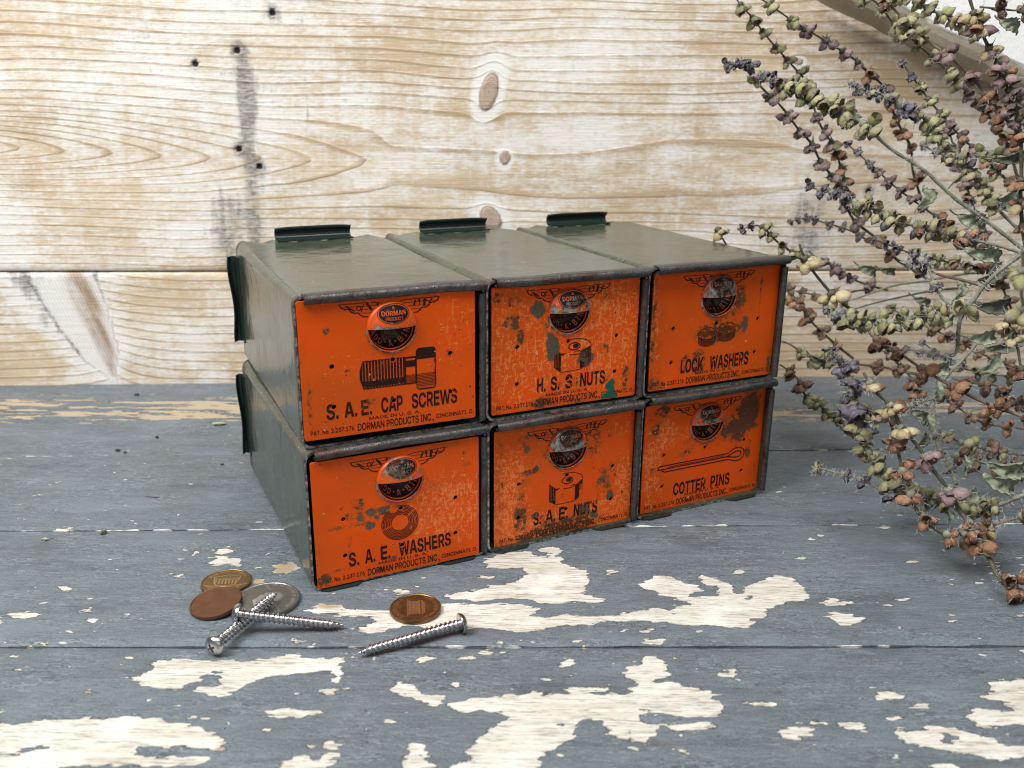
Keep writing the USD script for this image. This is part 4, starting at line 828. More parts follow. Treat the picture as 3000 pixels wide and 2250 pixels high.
    ed = np.sort(np.vstack([ff[:, [0, 1]], ff[:, [1, 2]], ff[:, [2, 0]]]), 1); uq, ct = np.unique(ed, axis=0, return_counts=True); be = uq[ct == 1]
    vv = np.vstack([bv, back, bv[be].reshape(-1, 3), back[be].reshape(-1, 3)]); m_ = len(be); a0 = 2 * nb; c0 = a0 + 2 * m_; q = np.arange(m_) * 2
    sf = np.vstack([np.stack([a0 + q, a0 + q + 1, c0 + q], -1), np.stack([c0 + q, a0 + q + 1, c0 + q + 1], -1)])
    allf = np.vstack([ff, ff[:, ::-1] + nb, sf]); ww = np.vstack([w3, w3, w3[be].reshape(-1, 3), w3[be].reshape(-1, 3)])
    dm = m_drawer('drawer_paint_' + key, 0, 0, (0.31 * hs, 0.17 * hs, 0.07)); di = m_drawer('print_ink_' + key, 1, 0, (0.31 * hs, 0.17 * hs, 0.07)); db = m_drawer('badge_ink_' + key, 2, 0, (0.31 * hs, 0.17 * hs, 0.07))
    pm = m_drawer('pull_paint_' + key, 0, 1, (0.31 * hs, 0.17 * hs, 0.07))
    dr = L('drawer', (xm(vv), allf, None), dm, attrs=dict(wear=ww))
    LD = lambda name, mesh, mat, **k: part(dr, name, mesh, mat, world=False, **k)
    bx = trimesh.util.concatenate([trimesh.creation.box(bounds=b) for b in (((1, 2.0, 0.7), (1.8, 46, 112)), ((65.4, 2, 0.7), (66.2, 46, 112)), ((1.8, 1.2, 0.7), (65.4, 2.0, 112)), ((1.8, 2, 111), (65.4, 46, 112)))])
    q = np.stack([bx.vertices[:, 0], bx.vertices[:, 1], -bx.vertices[:, 2] - 0.6], -1); LD('tray', (xm(q), bx.faces, None), M['inside'])
    def surf(poly, h, step, lift=0.0, thick=0.0):
        v, f = tess(poly, step, step); lx, ly = v[:, 0] - PC[0], v[:, 1] - PC[1]; z = h(lx, ly)
        g0 = (np.stack([h(lx + 1e-3, ly) - z, h(lx, ly + 1e-3) - z, np.full(len(z), -1e-3)], -1)); nrm = -g0 / np.maximum(np.linalg.norm(g0, axis=1, keepdims=True), 1e-9)
        P3 = np.c_[v, z]
        return v, f, P3 + nrm * lift, nrm
    disc_u = disc(*PC, PR - 0.02, n=96).intersection(sbox(0, PC[1], 80, 60))
    v, f, p3, nr_ = surf(disc_u, hood_h, 0.42)
    p3[:, 2] = np.maximum(p3[:, 2], 0.0) + 0.05; inn = p3 - nr_ * 0.55; inn[:, 1] = np.maximum(inn[:, 1], PC[1]); k = len(v)
    ed = np.sort(np.vstack([f[:, [0, 1]], f[:, [1, 2]], f[:, [2, 0]]]), 1); uq, ct = np.unique(ed, axis=0, return_counts=True); be = uq[ct == 1]
    sf = np.vstack([np.stack([be[:, 0], be[:, 1], be[:, 0] + k], -1), np.stack([be[:, 0] + k, be[:, 1], be[:, 1] + k], -1)])
    hv = np.vstack([p3, inn]); hf = np.vstack([f, f[:, ::-1] + k, sf]); w_ = wear_of(key, v, True)
    hn = np.vstack([nr_, -nr_])
    LD('pull_hood', (xm(hv), hf, np.stack([hn[:, 0], -hn[:, 2], hn[:, 1]], -1)), pm, attrs=dict(wear=np.vstack([w_, w_])))
    v, f, p3, nr_ = surf(disc(*PC, PR + 0.30, n=96).intersection(sbox(0, 0, 80, PC[1] + 0.02)).union(disc(*PC, PR * 0.86, n=64).intersection(sbox(0, PC[1], 80, PC[1] + 4))), scoop_h, 0.42)
    LD('pull_scoop', (xm(p3 + [0, 0, 0.06]), f, np.stack([nr_[:, 0], -nr_[:, 2], nr_[:, 1]], -1)), pm, attrs=dict(wear=wear_of(key, v, True)))
    for nm_, poly, h, mt in (('oval_badge', BADGE, hood_h, db), ('scoop_lettering', SCOOPP, scoop_h, db)):
        v, f, p3, nr_ = surf(poly, h, 0.40, 0.12 + (0.05 if nm_ == 'oval_badge' else 0.0))
        wv = wear_of(key, v, True)
        LD(nm_, (xm(p3), f, np.stack([nr_[:, 0], -nr_[:, 2], nr_[:, 1]], -1)), mt, attrs=dict(wear=wv))
    wings_on = unary_union([WINGS])
    for nm_, poly in (('wing_emblem', wings_on), (S['picname'], S['pic']), ('title_lettering', S['t']), ('made_in_lettering', MADE), ('maker_lettering', COMMON)):
        poly = poly.difference(unary_union([disc(x, y, 1.1, n=16) for x, y in HOLE6] + ([disc(*PC, PR + 0.5)] if nm_ != 'wing_emblem' else [])))
        v, f = tess(poly, 0.9, 0.7)
        b = (fbm(np.c_[v * 0.05, np.full(len(v), hs)], 2, 3) - 0.5) * 0.5
        LD(nm_, (xm(np.c_[v, b + 0.07]), f, None), di, attrs=dict(wear=wear_of(key, v)))
    if key == 'UM':
        v, f = tess(GREEN, 0.6, 0.4); b = (fbm(np.c_[v * 0.05, np.full(len(v), hs)], 2, 3) - 0.5) * 0.5
        LD('green_paint_chip', (xm(np.c_[v, b + 0.12]), f, None), M['green'])
for key in ('UL', 'UM', 'UR', 'LL', 'LM', 'LR'):
    storage_bin(key, 'LMR'.index(key[1]))

# ================================================================== coins
def coin(name_label, cat, c, r, th, mat, reliefs, rz=0.0, tilt=(0, 0), z=0.0, group=None, rim=0.00018):
    """reliefs: (part name, shapely shape in units of the radius, relief height)"""
    t = T('coin', (c[0], c[1], z), label=name_label, cat=cat, group=group)
    n = 96; a = np.arange(n) / n * 2 * PI
    prof = [(0.0, 0), (r - 0.0004, 0), (r - 0.0001, 0.0001), (r, 0.0003), (r, th - 0.0003), (r - 0.0001, th - 0.00006), (r - 0.0003, th), (r * 0.945, th), (r * 0.925, th - rim), (r * 0.5, th - rim * 0.8), (0.0, th - rim * 0.7)]
    pr = np.array(prof); v = np.stack([pr[None, :, 0] * np.cos(a)[:, None], pr[None, :, 0] * np.sin(a)[:, None], np.repeat(pr[None, :, 1], n, 0)], -1).reshape(-1, 3)
    f = grid_faces(n, len(pr), True)
    Mx = trimesh.transformations.euler_matrix(tilt[0], tilt[1], 0)[:3, :3] @ trimesh.transformations.rotation_matrix(rz, (0, 0, 1))[:3, :3]
    lift = np.array([0, 0, -(v @ Mx.T)[:, 2].min()])
    pl = lambda q: q @ Mx.T + lift
    body = part(t, 'disc', usdkit.meshkit.arrays((pl(v), f), 30), mat, world=False)
    for nm, sh, hgt in reliefs:
        sh = affinity.scale(sh, r, r, origin=(0, 0)); v3, f3 = [], []
        vs, fs = tess(sh, r * 0.05, r * 0.04)
        rr_ = np.hypot(vs[:, 0], vs[:, 1]) / r; base = th - rim * (0.7 + 0.1 * np.clip(rr_ / 0.5, 0, 1) + 0.2 * np.clip((rr_ - 0.5) / 0.42, 0, 1))
        inner = shapely.distance(shapely.points(vs[:, 0], vs[:, 1]), sh.boundary)
        zz = base + hgt * np.clip(inner / (r * 0.018) , 0, 1) ** 0.5 + 0.000008
        part(body, nm, smooth_mesh(pl(np.c_[vs, zz]), fs), {id(M['cent_old']): M['cent_hi'], id(M['nickel']): M['nickel_hi']}.get(id(mat), mat), world=False)
    return t
def arc_text(txt, r, a0, a1, h, w, flip=False, weight=600):
    o = []; n = len(txt)
    for i, ch in enumerate(txt):
        if ch == ' ': continue
        a = a0 + (a1 - a0) * i / max(n - 1, 1)
        k = 0.35 if ch in 'I.·' else 1.0
        g_ = fit_text(ch, -w / 2 * k, w / 2 * k, -h / 2, h, weight)
        g_ = affinity.rotate(g_, (a + 90) if flip else (a - 90), origin=(0, 0)); o.append(affinity.translate(g_, r * math.cos(math.radians(a)), r * math.sin(math.radians(a))))
    return unary_union(o)
def temple():
    cols = unary_union([sbox(x - 0.028, -0.22, x + 0.028, 0.12) for x in np.linspace(-0.42, 0.42, 12)])
    return unary_union([cols, sbox(-0.5, 0.12, 0.5, 0.19), sbox(-0.5, 0.24, 0.5, 0.30), sbox(-0.40, 0.31, 0.40, 0.36), sbox(-0.54, -0.27, 0.54, -0.22), sbox(-0.60, -0.33, 0.60, -0.29)])
def shield():
    s = Polygon([(-0.52, 0.38), (-0.25, 0.42), (0, 0.52), (0.25, 0.42), (0.52, 0.38), (0.50, 0.12), (0.44, -0.18), (0.2, -0.42), (0, -0.5), (-0.2, -0.42), (-0.44, -0.18), (-0.50, 0.12)])
    bars = unary_union([sbox(x - 0.04, -0.2, x + 0.04, 0.12) for x in np.linspace(-0.40, 0.40, 7)]).intersection(s)
    return unary_union([s.boundary.buffer(0.022), bars, sbox(-0.5, 0.13, 0.5, 0.17), fit_text('E PLURIBUS UNUM', -0.45, 0.45, 0.21, 0.085, 600), Polygon([(-0.86, -0.20), (-0.60, -0.30), (0.60, -0.30), (0.86, -0.20), (0.84, -0.26), (0.62, -0.36), (-0.62, -0.36), (-0.84, -0.26)])])
LEGEND = lambda a0=152, a1=28, r=0.80, h=0.11, w=0.085: arc_text('UNITED STATES OF AMERICA', r, a0, a1, h, w)
cA = at_z((590 + 735) / 2, (1667 + 1735) / 2 + 1, 0.0015)
coin('brown one cent coin with a shield lying behind the other coins', 'coin', cA, 0.009525, 0.0015, M['cent_old'],
     [('legend', LEGEND(), 0.00010), ('shield_relief', shield(), 0.00013), ('value_lettering', fit_text('ONE CENT', -0.62, 0.62, -0.60, 0.20, 650), 0.00012)], rz=0.12)
cQ = at_z(782, 1753, 0.00175)
head = unary_union([disc(0, 0.16, 0.30, 0.36), Polygon([(0.10, 0.40), (-0.28, 0.30), (-0.37, 0.05), (-0.31, 0.02), (-0.33, -0.12), (-0.22, -0.22), (-0.14, -0.42), (0.28, -0.46), (0.20, -0.15), (0.34, 0.15)]), disc(0.26, -0.02, 0.11)])
coin('silver grey quarter coin lying under two crossed screws', 'coin', cQ, 0.01213, 0.00175, M['nickel'],
     [('legend', arc_text('UNITED STATES OF AMERICA', 0.82, 150, 30, 0.11, 0.08), 0.00011), ('head_relief', head, 0.00022), ('value_lettering', arc_text('QUARTER DOLLAR', 0.82, 225, 315, 0.11, 0.09, True), 0.00011), ('motto_lettering', unary_union([fit_text('LIBERTY', -0.88, -0.46, 0.16, 0.09, 600), fit_text('IN GOD WE', 0.46, 0.86, 0.10, 0.075, 600), fit_text('TRUST', 0.46, 0.72, -0.02, 0.075, 600)]), 0.00010)], rz=-1.05)
cB = at_z(634, 1763, 0.0024)
coin('copper one cent coin worn nearly blank, tilted on top of two other coins', 'coin', (cB[0], cB[1]), 0.009525, 0.0015, M['cent_red'],
     [('worn_relief', unary_union([disc(0.12, 0.35, 0.07, 0.20), disc(-0.2, -0.25, 0.10, 0.12), disc(0.55, 0.05, 0.05)]), 0.00003)], rz=0.3, tilt=(0.105, -0.10), z=0.0001)
cC = at_z(1217, 1778, 0.0015)
coin('brown one cent coin with a columned building lying alone', 'coin', cC, 0.009525, 0.0015, M['cent_old'],
     [('legend', LEGEND(), 0.00010), ('building_relief', temple(), 0.00014), ('value_lettering', arc_text('ONE CENT', 0.80, 222, 318, 0.15, 0.13, True), 0.00011)], rz=-1.45)

# ================================================================== screws
def screw(label, head_p, tip_p, spin):
    hp, tp = np.array(head_p), np.array(tip_p); ax = tp - hp; L = np.linalg.norm(ax); ax /= L
    x = np.cross(ax, [0, 0, 1.0]); x /= np.linalg.norm(x); y = np.cross(x, ax); B = np.stack([x, y, ax], 0)
    t = T('screw', (hp + tp) / 2 * [1, 1, 0], label=label, cat='screw')
    W_ = lambda v: v @ B + hp
    nt, nz = 28, 560; th = np.linspace(0, 2 * PI, nt, endpoint=False)[:, None]; z = np.linspace(0.0, 1, nz)[None] * (L - 0.0022) + 0.0022
    pitch = 0.00172; ph = (z / pitch + th / (2 * PI)) % 1.0
    crest = np.clip(1 - np.abs(ph - 0.5) / 0.24, 0, 1) ** 1.15
    endt = np.clip((L - z) / 0.0062, 0, 1); beg = np.clip((z - 0.0030) / 0.0016, 0, 1)
    core = 0.00148 * np.clip(endt * 1.25, 0.10, 1) ** 0.85; r = core + 0.00056 * crest * beg * np.clip(endt * 3, 0, 1) ** 0.7
    r = np.where(z > L - 0.0003, 0.00015, r)
    v = np.stack([r * np.cos(th), r * np.sin(th), z + 0 * th], -1).reshape(-1, 3); f = grid_faces(nt, nz, True)
    k = len(v); v = np.vstack([v, [0, 0, L]]); f = np.vstack([f, np.stack([np.arange(nt) * nz + nz - 1, (np.arange(nt) + 1) % nt * nz + nz - 1, np.full(nt, k)], -1)])
    part(t, 'threaded_shank', smooth_mesh(W_(v), f), M['steel'])
    R_ = 0.0037; prof = [(0.0, 0.0), (0.0008, 0.00002), (0.0016, 0.00010), (0.0023, 0.00030), (0.0029, 0.00064), (0.0033, 0.00105), (0.0036, 0.00160), (R_, 0.00210), (R_ - 0.00005, 0.00235), (0.0034, 0.00245), (0.0015, 0.00245), (0.0, 0.00245)]
    hd = trimesh.creation.revolve(np.array(prof), sections=56)
    c_ = np.array([[1, 0, 0, 0], [0, 1, 0, 0], [0, 0, 1, 0], [0, 0, 0, 1.0]])
    slots = []
    for k_ in range(2):
        b = trimesh.creation.box((0.0040, 0.00078, 0.0026)); v_ = b.vertices
        v_[:, 0] *= np.where(v_[:, 2] > 0, 0.42, 1.0); b.vertices = v_; b.apply_transform(trimesh.transformations.rotation_matrix(k_ * PI / 2 + spin, (0, 0, 1))); b.apply_translation((0, 0, 0.0004)); slots.append(b)
    import manifold3d as m3
    mk = lambda m: m3.Manifold(m3.Mesh(vert_properties=np.asarray(m.vertices, np.float32), tri_verts=np.asarray(m.faces, np.uint32)))
    hd.merge_vertices(); hd.fix_normals()
    A = mk(hd); C = mk(slots[0]) + mk(slots[1]); res = (A - C).to_mesh()
    hv, hf = np.asarray(res.vert_properties[:, :3], float), np.asarray(res.tri_verts)
    hdp = part(t, 'pan_head', usdkit.meshkit.arrays((W_(hv), hf), 28), M['steel'])
def at_h(px, py, z): return at_z(px, py, z)
a_head, a_tip = at_h(618, 1900, 0.0037), at_h(812, 1739, 0.0042)
screw('silver screw with its cross slotted head facing forward, under another screw', a_head, a_tip, 0.5)
b_head, b_tip = at_h(680, 1796, 0.0085), at_h(1010, 1834, 0.0014)
screw('silver screw lying across another screw beside the quarter coin', b_head, b_tip, 0.2)
c_head, c_tip = at_h(1366, 1822, 0.0037), at_h(1049, 1913, 0.0018)
screw('silver screw lying alone in front of the single coin', c_head, c_tip, 0.9)

# ================================================================== bits of dried plant fallen on the table
def crumb(px, py, size, flat, mat, label, name='plant_crumb', cat='plant crumb', ang=0.0, seed=0):
    p = at_z(px, py, size * flat * 0.5)
    m = trimesh.creation.icosphere(2, 1.0); v = m.vertices * (1 + 0.9 * (noise(m.vertices * 1.7 + seed * 9.1, seed)[:, None] - 0.5)) * [size, size * (0.45 if flat > 0.1 else 0.10), size * flat]
    c, s = math.cos(ang), math.sin(ang); v = np.stack([v[:, 0] * c - v[:, 1] * s, v[:, 0] * s + v[:, 1] * c, v[:, 2] - v[:, 2].min() - 0.0001], -1)
    t = T(name, (p[0], p[1], 0), label=label, cat=cat)
    part(t, 'flake', smooth_mesh(v, m.faces), mat, world=False)
crumb(643, 1243, 0.0036, 0.25, M['crumb_green'], 'curled pale green leaf scrap on the table left of the bins', 'leaf_scrap', 'leaf scrap', 0.1, 1)
crumb(132, 1582, 0.0015, 0.5, M['crumb_green'], 'small pale green crumb on the table near the left edge', seed=2)
crumb(304, 1563, 0.0014, 0.8, M['stem_grey'], 'small grey green bud crumb on the table behind the coins', seed=3, ang=.5)
crumb(345, 1320, 0.0014, 0.5, M['purple'] if False else M['crumb_dark'], 'dark purplish crumb left of the bins, beside a smaller black speck', seed=4)
crumb(366, 1325, 0.0008, 0.6, M['crumb_dark'], 'tiny black speck beside the dark purplish crumb', 'speck', 'speck', seed=5)
crumb(460, 1282, 0.0009, 0.7, M['crumb_dark'], 'round black seed speck on the table between the wall and the bins', 'speck', 'speck', seed=6)
crumb(651, 1362, 0.0009, 0.7, M['crumb_dark'], 'round black seed speck on the table close to the bottom left bin', 'speck', 'speck', seed=7)
crumb(445, 1456, 0.0034, 0.06, M['crumb_dark'], 'thin dark twig scrap on the table left of the bins', 'twig_scrap', 'twig scrap', -0.15, 8)
crumb(401, 1158, 0.0016, 0.5, M['crumb_dark'], 'dark crumb on the table at the foot of the plank wall', seed=9)

# ================================================================== the white painted board leaning in the top right corner
def frame_board():
    low = [(2440, -14), (2520, 28), (2600, 68), (2700, 120), (2800, 166), (2900, 213), (3020, 268), (3160, 330), (3400, 440), (3640, 552)]
    wy = lambda px: 0.585
    P0 = [at_wall(x, y, 0.028) for x, y in low]
    s = np.array([(p - WB0) @ WD for p in P0]); z = np.array([p[2] for p in P0])
    n = 90; q = spline(np.stack([s, z], -1), n); tg = np.gradient(q, axis=0); tg /= np.linalg.norm(tg, axis=1, keepdims=True); up = np.stack([-tg[:, 1], tg[:, 0]], -1)
    up *= np.sign(up[:, 1:2])
    prof = [(0.000, 0.0), (-0.0004, 0.010), (0.0008, 0.0165), (0.0035, 0.0205), (0.0075, 0.0222), (0.0110, 0.0228), (0.0122, 0.0236), (0.060, 0.0240), (0.060, 0.0)]
    pr = np.array(prof); v = []
    for i in range(n):
        w = (noise(np.array([[i * 0.35, 0, 0]]), 3)[0] - 0.5) * 0.0016
        a = q[i] + up[i] * (pr[:, :1] + w)
        v.append(WB0 + a[:, :1] * WD + a[:, 1:2] * np.array([0, 0, 1.0]) + (pr[:, 1:2] + 0.004) * WN)
    v = np.array(v).reshape(-1, 3); f = grid_faces(n, len(pr))
    g = G(); p = g.pos(); nb = g.noise(p, 55, 4, 0.65); nf = g.noise(g.mapv(p, (1, 1, 1)), 420, 4, 0.7)
    et = g.attr('edge'); m = g.step(plus(g, et, mul(g, plus(g, nb, -0.5), 0.9)), 0.42, 0.60)
    c = g.mix(m, g.mix(nf, (0.26, 0.215, 0.155), (0.52, 0.45, 0.345)), (0.90, 0.895, 0.88))
    c = g.mix(g.step(nf, 0.62, 0.72, (0, 0.6)), c, (0.16, 0.13, 0.10))
    mt = g.make('white_board_paint', g.pbr(base_color=c, roughness=0.65, normal=g.bump(nf, 0.0005, 0.7)))
    t = T('leaning_board', v.mean(0) * [1, 1, 0], label='white painted wooden board with a bare grey edge leaning over the top right corner', cat='board')
    et_ = np.tile(np.interp(pr[:, 0], [0, 0.0075, 0.0112, 0.0122, 0.06], [0, 0.30, 0.45, 0.85, 1.0]), n)
    part(t, 'board', usdkit.meshkit.arrays((v, f), False), mt, attrs=dict(edge=et_))
frame_board()

# ================================================================== the bunch of dried flower stems
def ground_y(px, py, z=0.006): return at_z(px, py, z)[1] if (at_z(px, py, z)[1] > 0 and ray(px, py)[2] < 0) else 9.0
def wall_y(px, py, off): return at_wall(px, py, off)[1]
def pix3(px, py, y):
    y = min(y, ground_y(px, py), wall_y(px, py, 0.012)); return at_y(px, py, y)
def calyx_mesh(seed):
    r_ = np.random.default_rng(seed); nt, nu = 14, 8
    th = np.linspace(0, 2 * PI, nt, endpoint=False)[:, None]; u = np.linspace(0, 1, nu)[None]
    up = np.cos(th) * 0.5 + 0.5                                       # 1 on the broad upper lip
    L_ = 0.60 + 0.38 * up ** 2
    r = np.sin(np.clip(0.05 + u * (0.70 + 0.08 * (1 - up)), 0, 1) * PI) ** 0.62 * (0.50 + 0.08 * up)
    r = r * (1 + 0.06 * np.cos(9 * th) * u) * (1 + 0.16 * up * np.clip(u - 0.8, 0, 1) / 0.2)
    x = u * L_ + 0 * th
    bend = 0.16 * u ** 2
    v = np.stack([x, r * np.sin(th) * 0.92, r * np.cos(th) * 0.66 - bend], -1)
    cr_ = fbm(v * 3.1 + seed * 7.7, 3, seed) - 0.5; cr2 = fbm(v * 3.1 + 31 + seed, 3, seed + 50) - 0.5
    v = v + np.stack([cr_ * 0.20, cr2 * 0.26, (cr_ - cr2) * 0.22], -1) * u[..., None] ** 0.7
    v += r_.normal(size=v.shape) * 0.012 * u[..., None]
    f = grid_faces(nt, nu, True); v = v.reshape(-1, 3); k = len(v)
    inn = v * [0.97, 0.93, 0.93] + [0.012, 0, 0]
    lip = (u + 0 * th).reshape(-1); rib = (np.cos(9 * th) * u * 0.5 + 0.5).reshape(-1)
    ed = np.arange(nt); a = ed * nu + nu - 1; b = (ed + 1) % nt * nu + nu - 1
    f2 = np.vstack([f, f[:, ::-1] + k, np.stack([a, b, a + k], -1), np.stack([a + k, b, b + k], -1)])
    return np.vstack([v, inn]), f2, np.r_[lip, lip], np.r_[rib, rib]
CAL = [calyx_mesh(i) for i in range(9)]
PAL = dict(o='olive', c='cream', m='mauve', r='rust', p='purple', b='brown')
def frame_from(d, roll):
    d = d / np.linalg.norm(d); a = np.array([0, 0, 1.0]) if abs(d[2]) < 0.9 else np.array([1.0, 0, 0])
    y = np.cross(a, d); y /= np.linalg.norm(y); z = np.cross(d, y); c, s = math.cos(roll), math.sin(roll)
    return np.stack([d, c * y + s * z, -s * y + c * z], 0)
ncal = 0
def hairs(parent, pts, dirs, length, width, name='fuzz'):
    """fine hairs as a bundle of curves: one uncountable part"""
    if len(pts) == 0: return
    path = numbered(parent.path, name); t = parent if isinstance(parent, T) else parent.t
    c = UsdGeom.BasisCurves.Define(stage, path); pts = np.asarray(pts) - t.loc; dirs = np.asarray(dirs)
    l = length * rng.uniform(0.5, 1.2, len(pts))[:, None]; j = rng.normal(size=pts.shape) * 0.25 * l
    P3 = np.stack([pts, pts + dirs * l * 0.5, pts + dirs * l + j], 1).reshape(-1, 3)
    c.CreateTypeAttr('linear'); c.CreateCurveVertexCountsAttr(Vt.IntArray.FromNumpy(np.full(len(pts), 3, np.int32)))
    c.CreatePointsAttr(Vt.Vec3fArray.FromNumpy(P3.astype(np.float32))); c.CreateWidthsAttr(Vt.FloatArray([width])); c.SetWidthsInterpolation('constant')
    UsdShade.MaterialBindingAPI.Apply(c.GetPrim()).Bind(M['fuzz']); tag(c, kind='stuff')
def flower_stem(label, pts, y, rad, whorls, size=6.4, bark='stem', spacing=None, pal='o', hairy=0, n_c=6, tips=0, wr=None, taper=0.55, cat='dried stem', back=1):
    """pts: the stem's course as pixels of the photo; y: its distance from the lens at both ends (or at every point);
    whorls: indices of pts that carry a whorl, or (a, b) fractions with spacing in mm; pal: colours along the stem"""
    global ncal
    ys = np.interp(np.linspace(0, 1, len(pts)), np.linspace(0, 1, len(y)), y) if len(y) != len(pts) else y
    K = np.array([pix3(px, py, yy) for (px, py), yy in zip(pts, ys)])
    n0 = len(K); full = 1.0
    if pts[-1][0] >= 3005 and n0 > 4:                                  # beyond the frame the stems gather towards their cut ends on the table
        end = np.array([0.335, 0.40, 0.02]) + rng.normal(size=3) * [0.006, 0.012, 0.007]; go = (K[-1] - K[-2]) / np.linalg.norm(K[-1] - K[-2])
        mid = K[-1] * 0.5 + end * 0.5 + go * 0.012; mid[2] = max(mid[2], 0.006); K = np.vstack([K, mid, end])
        ks = np.r_[0, np.cumsum(np.linalg.norm(np.diff(K, axis=0), axis=1))]; full = ks[n0 - 1] / ks[-1]
    n = max(14, len(K) * 5); C = spline(K, n); d = np.r_[0, np.cumsum(np.linalg.norm(np.diff(C, axis=0), axis=1))]; Ltot = d[-1] * full
    C[:, 2] = np.maximum(C[:, 2], rad * mm)
    t = T('dried_flower_stem', C[:, :].mean(0) * [1, 1, 0], label=label, cat=cat, group='bunch of dried flower stems')
    rads = rad * mm * np.interp(np.linspace(0, 1, n), [0, 1], [taper, 1.0]) * (1 + 0.10 * np.sin(np.arange(n) * 1.9))
    part(t, 'stalk', smooth_mesh(*tube(C, rads, 7)), M[bark])
    tang = np.gradient(C, axis=0); tang /= np.linalg.norm(tang, axis=1, keepdims=True)
    atd = lambda q: np.array([np.interp(q, d, C[:, k]) for k in range(3)]); tad = lambda q: np.array([np.interp(q, d, tang[:, k]) for k in range(3)])
    if isinstance(whorls, list):
        kd = np.r_[0, np.cumsum(np.linalg.norm(np.diff(K, axis=0), axis=1))]; W_ = [kd[i] / kd[-1] * d[-1] for i in whorls]
    else:
        a, b = whorls; W_ = list(np.arange(a * Ltot, b * Ltot, (spacing or 8) * mm))
    hp, hd = [], []
    for wi, q in enumerate(W_):
        q = float(np.clip(q + rng.normal() * 0.0006, 0, Ltot)); c = atd(q); tg = tad(q); tg /= np.linalg.norm(tg); f01 = q / Ltot
        ch = pal[min(int(f01 * len(pal) + rng.normal() * 0.35), len(pal) - 1) if f01 * len(pal) > 0 else 0] if len(pal) > 1 else pal[0]
        tip = wi < tips
        sz = 0.68 * size * (0.55 + 0.09 * wi if tip else 1.0) * rng.uniform(0.88, 1.10) * mm
        if tip: ch = 'p'
        node = trimesh.creation.icosphere(1, 1.0); nv = node.vertices * (0.0012 + 0.12 * sz) * rng.uniform(0.8, 1.2, (len(node.vertices), 1)) + c
        bits = [(nv, node.faces)]
        for _ in range(7):                                            # small withered bracts around the node
            h_ = rng.normal(size=3); h_ -= tg * (h_ @ tg) * 0.6; h_ /= np.linalg.norm(h_); sd_ = np.cross(h_, tg + 0.3 * rng.normal(size=3)); sd_ /= np.linalg.norm(sd_)
            l_ = sz * rng.uniform(0.45, 0.95); q_ = np.array([0, .35, .7, 1.0])[:, None]; cv_ = rng.normal(size=3) * 0.35 * l_
            mid = c + h_ * l_ * q_ + cv_ * q_ ** 2; wd = l_ * np.array([.10, .20, .13, .01])[:, None]
            bits.append((np.vstack([mid - sd_ * wd, mid + sd_ * wd]), np.array([[0, 1, 4], [1, 5, 4], [1, 2, 5], [2, 6, 5], [2, 3, 6], [3, 7, 6]])))
        nv, nf_ = join(bits); nv[:, 2] = np.maximum(nv[:, 2], 0.0003)
        w = part(t, 'flower_whorl', smooth_mesh(nv, nf_), M['stem_grey' if hairy else bark])
        ph = rng.uniform(0, 2 * PI); e1 = np.cross(tg, [0.2, 0.3, 0.9]); e1 /= np.linalg.norm(e1); e2 = np.cross(tg, e1)
        m_ = n_c if not tip else 7
        for k in range(m_):
            a = ph + 2 * PI * k / m_ + rng.normal() * 0.36; rd = math.cos(a) * e1 + math.sin(a) * e2
            dr = rd * 0.85 + tg * (0.50 * back + rng.normal() * 0.42) + np.array([0, 0, -0.28]) + rng.normal(size=3) * 0.12; dr /= np.linalg.norm(dr)
            v, f, lip, rib = CAL[int(rng.integers(9))]; s_ = sz * rng.choice([0.62, 0.85, 1.0, 1.1, 1.25])
            ax = frame_from(dr, 0); zt = rd - tg * back * 0.3; zt = zt - dr * (zt @ dr); zt /= np.linalg.norm(zt) + 1e-9
            B = np.stack([dr, np.cross(zt, dr), zt], 0)
            vv = (v * s_) @ B + c + dr * (rad * mm * 0.8 + 0.14 * s_)
            lowz = vv[:, 2].min()
            if lowz < 0.0004: vv[:, 2] = np.maximum(vv[:, 2], 0.0004 + (vv[:, 2] - lowz) * 0.35)
            kind = ch if rng.random() > 0.16 else pal[int(rng.integers(len(pal)))]
            part(w, 'calyx', smooth_mesh(vv, f), M[PAL[kind]], attrs=dict(lip=lip, rib=rib)); ncal += 1
            for _ in range(10):
                hp.append(vv[int(rng.integers(len(v) // 2))]); h_ = rng.normal(size=3) + dr; hd.append(h_ / np.linalg.norm(h_))
    if hairy:
        for q in rng.uniform(0, Ltot, int(hairy * Ltot * 1000)):
            c = atd(q); tg = tad(q); h_ = rng.normal(size=3); h_ -= tg * (h_ @ tg); h_ /= np.linalg.norm(h_); hp.append(c + h_ * rad * mm * 0.7); hd.append(h_)
    hairs(t, hp, hd, 0.0018, 0.00012)
    return t
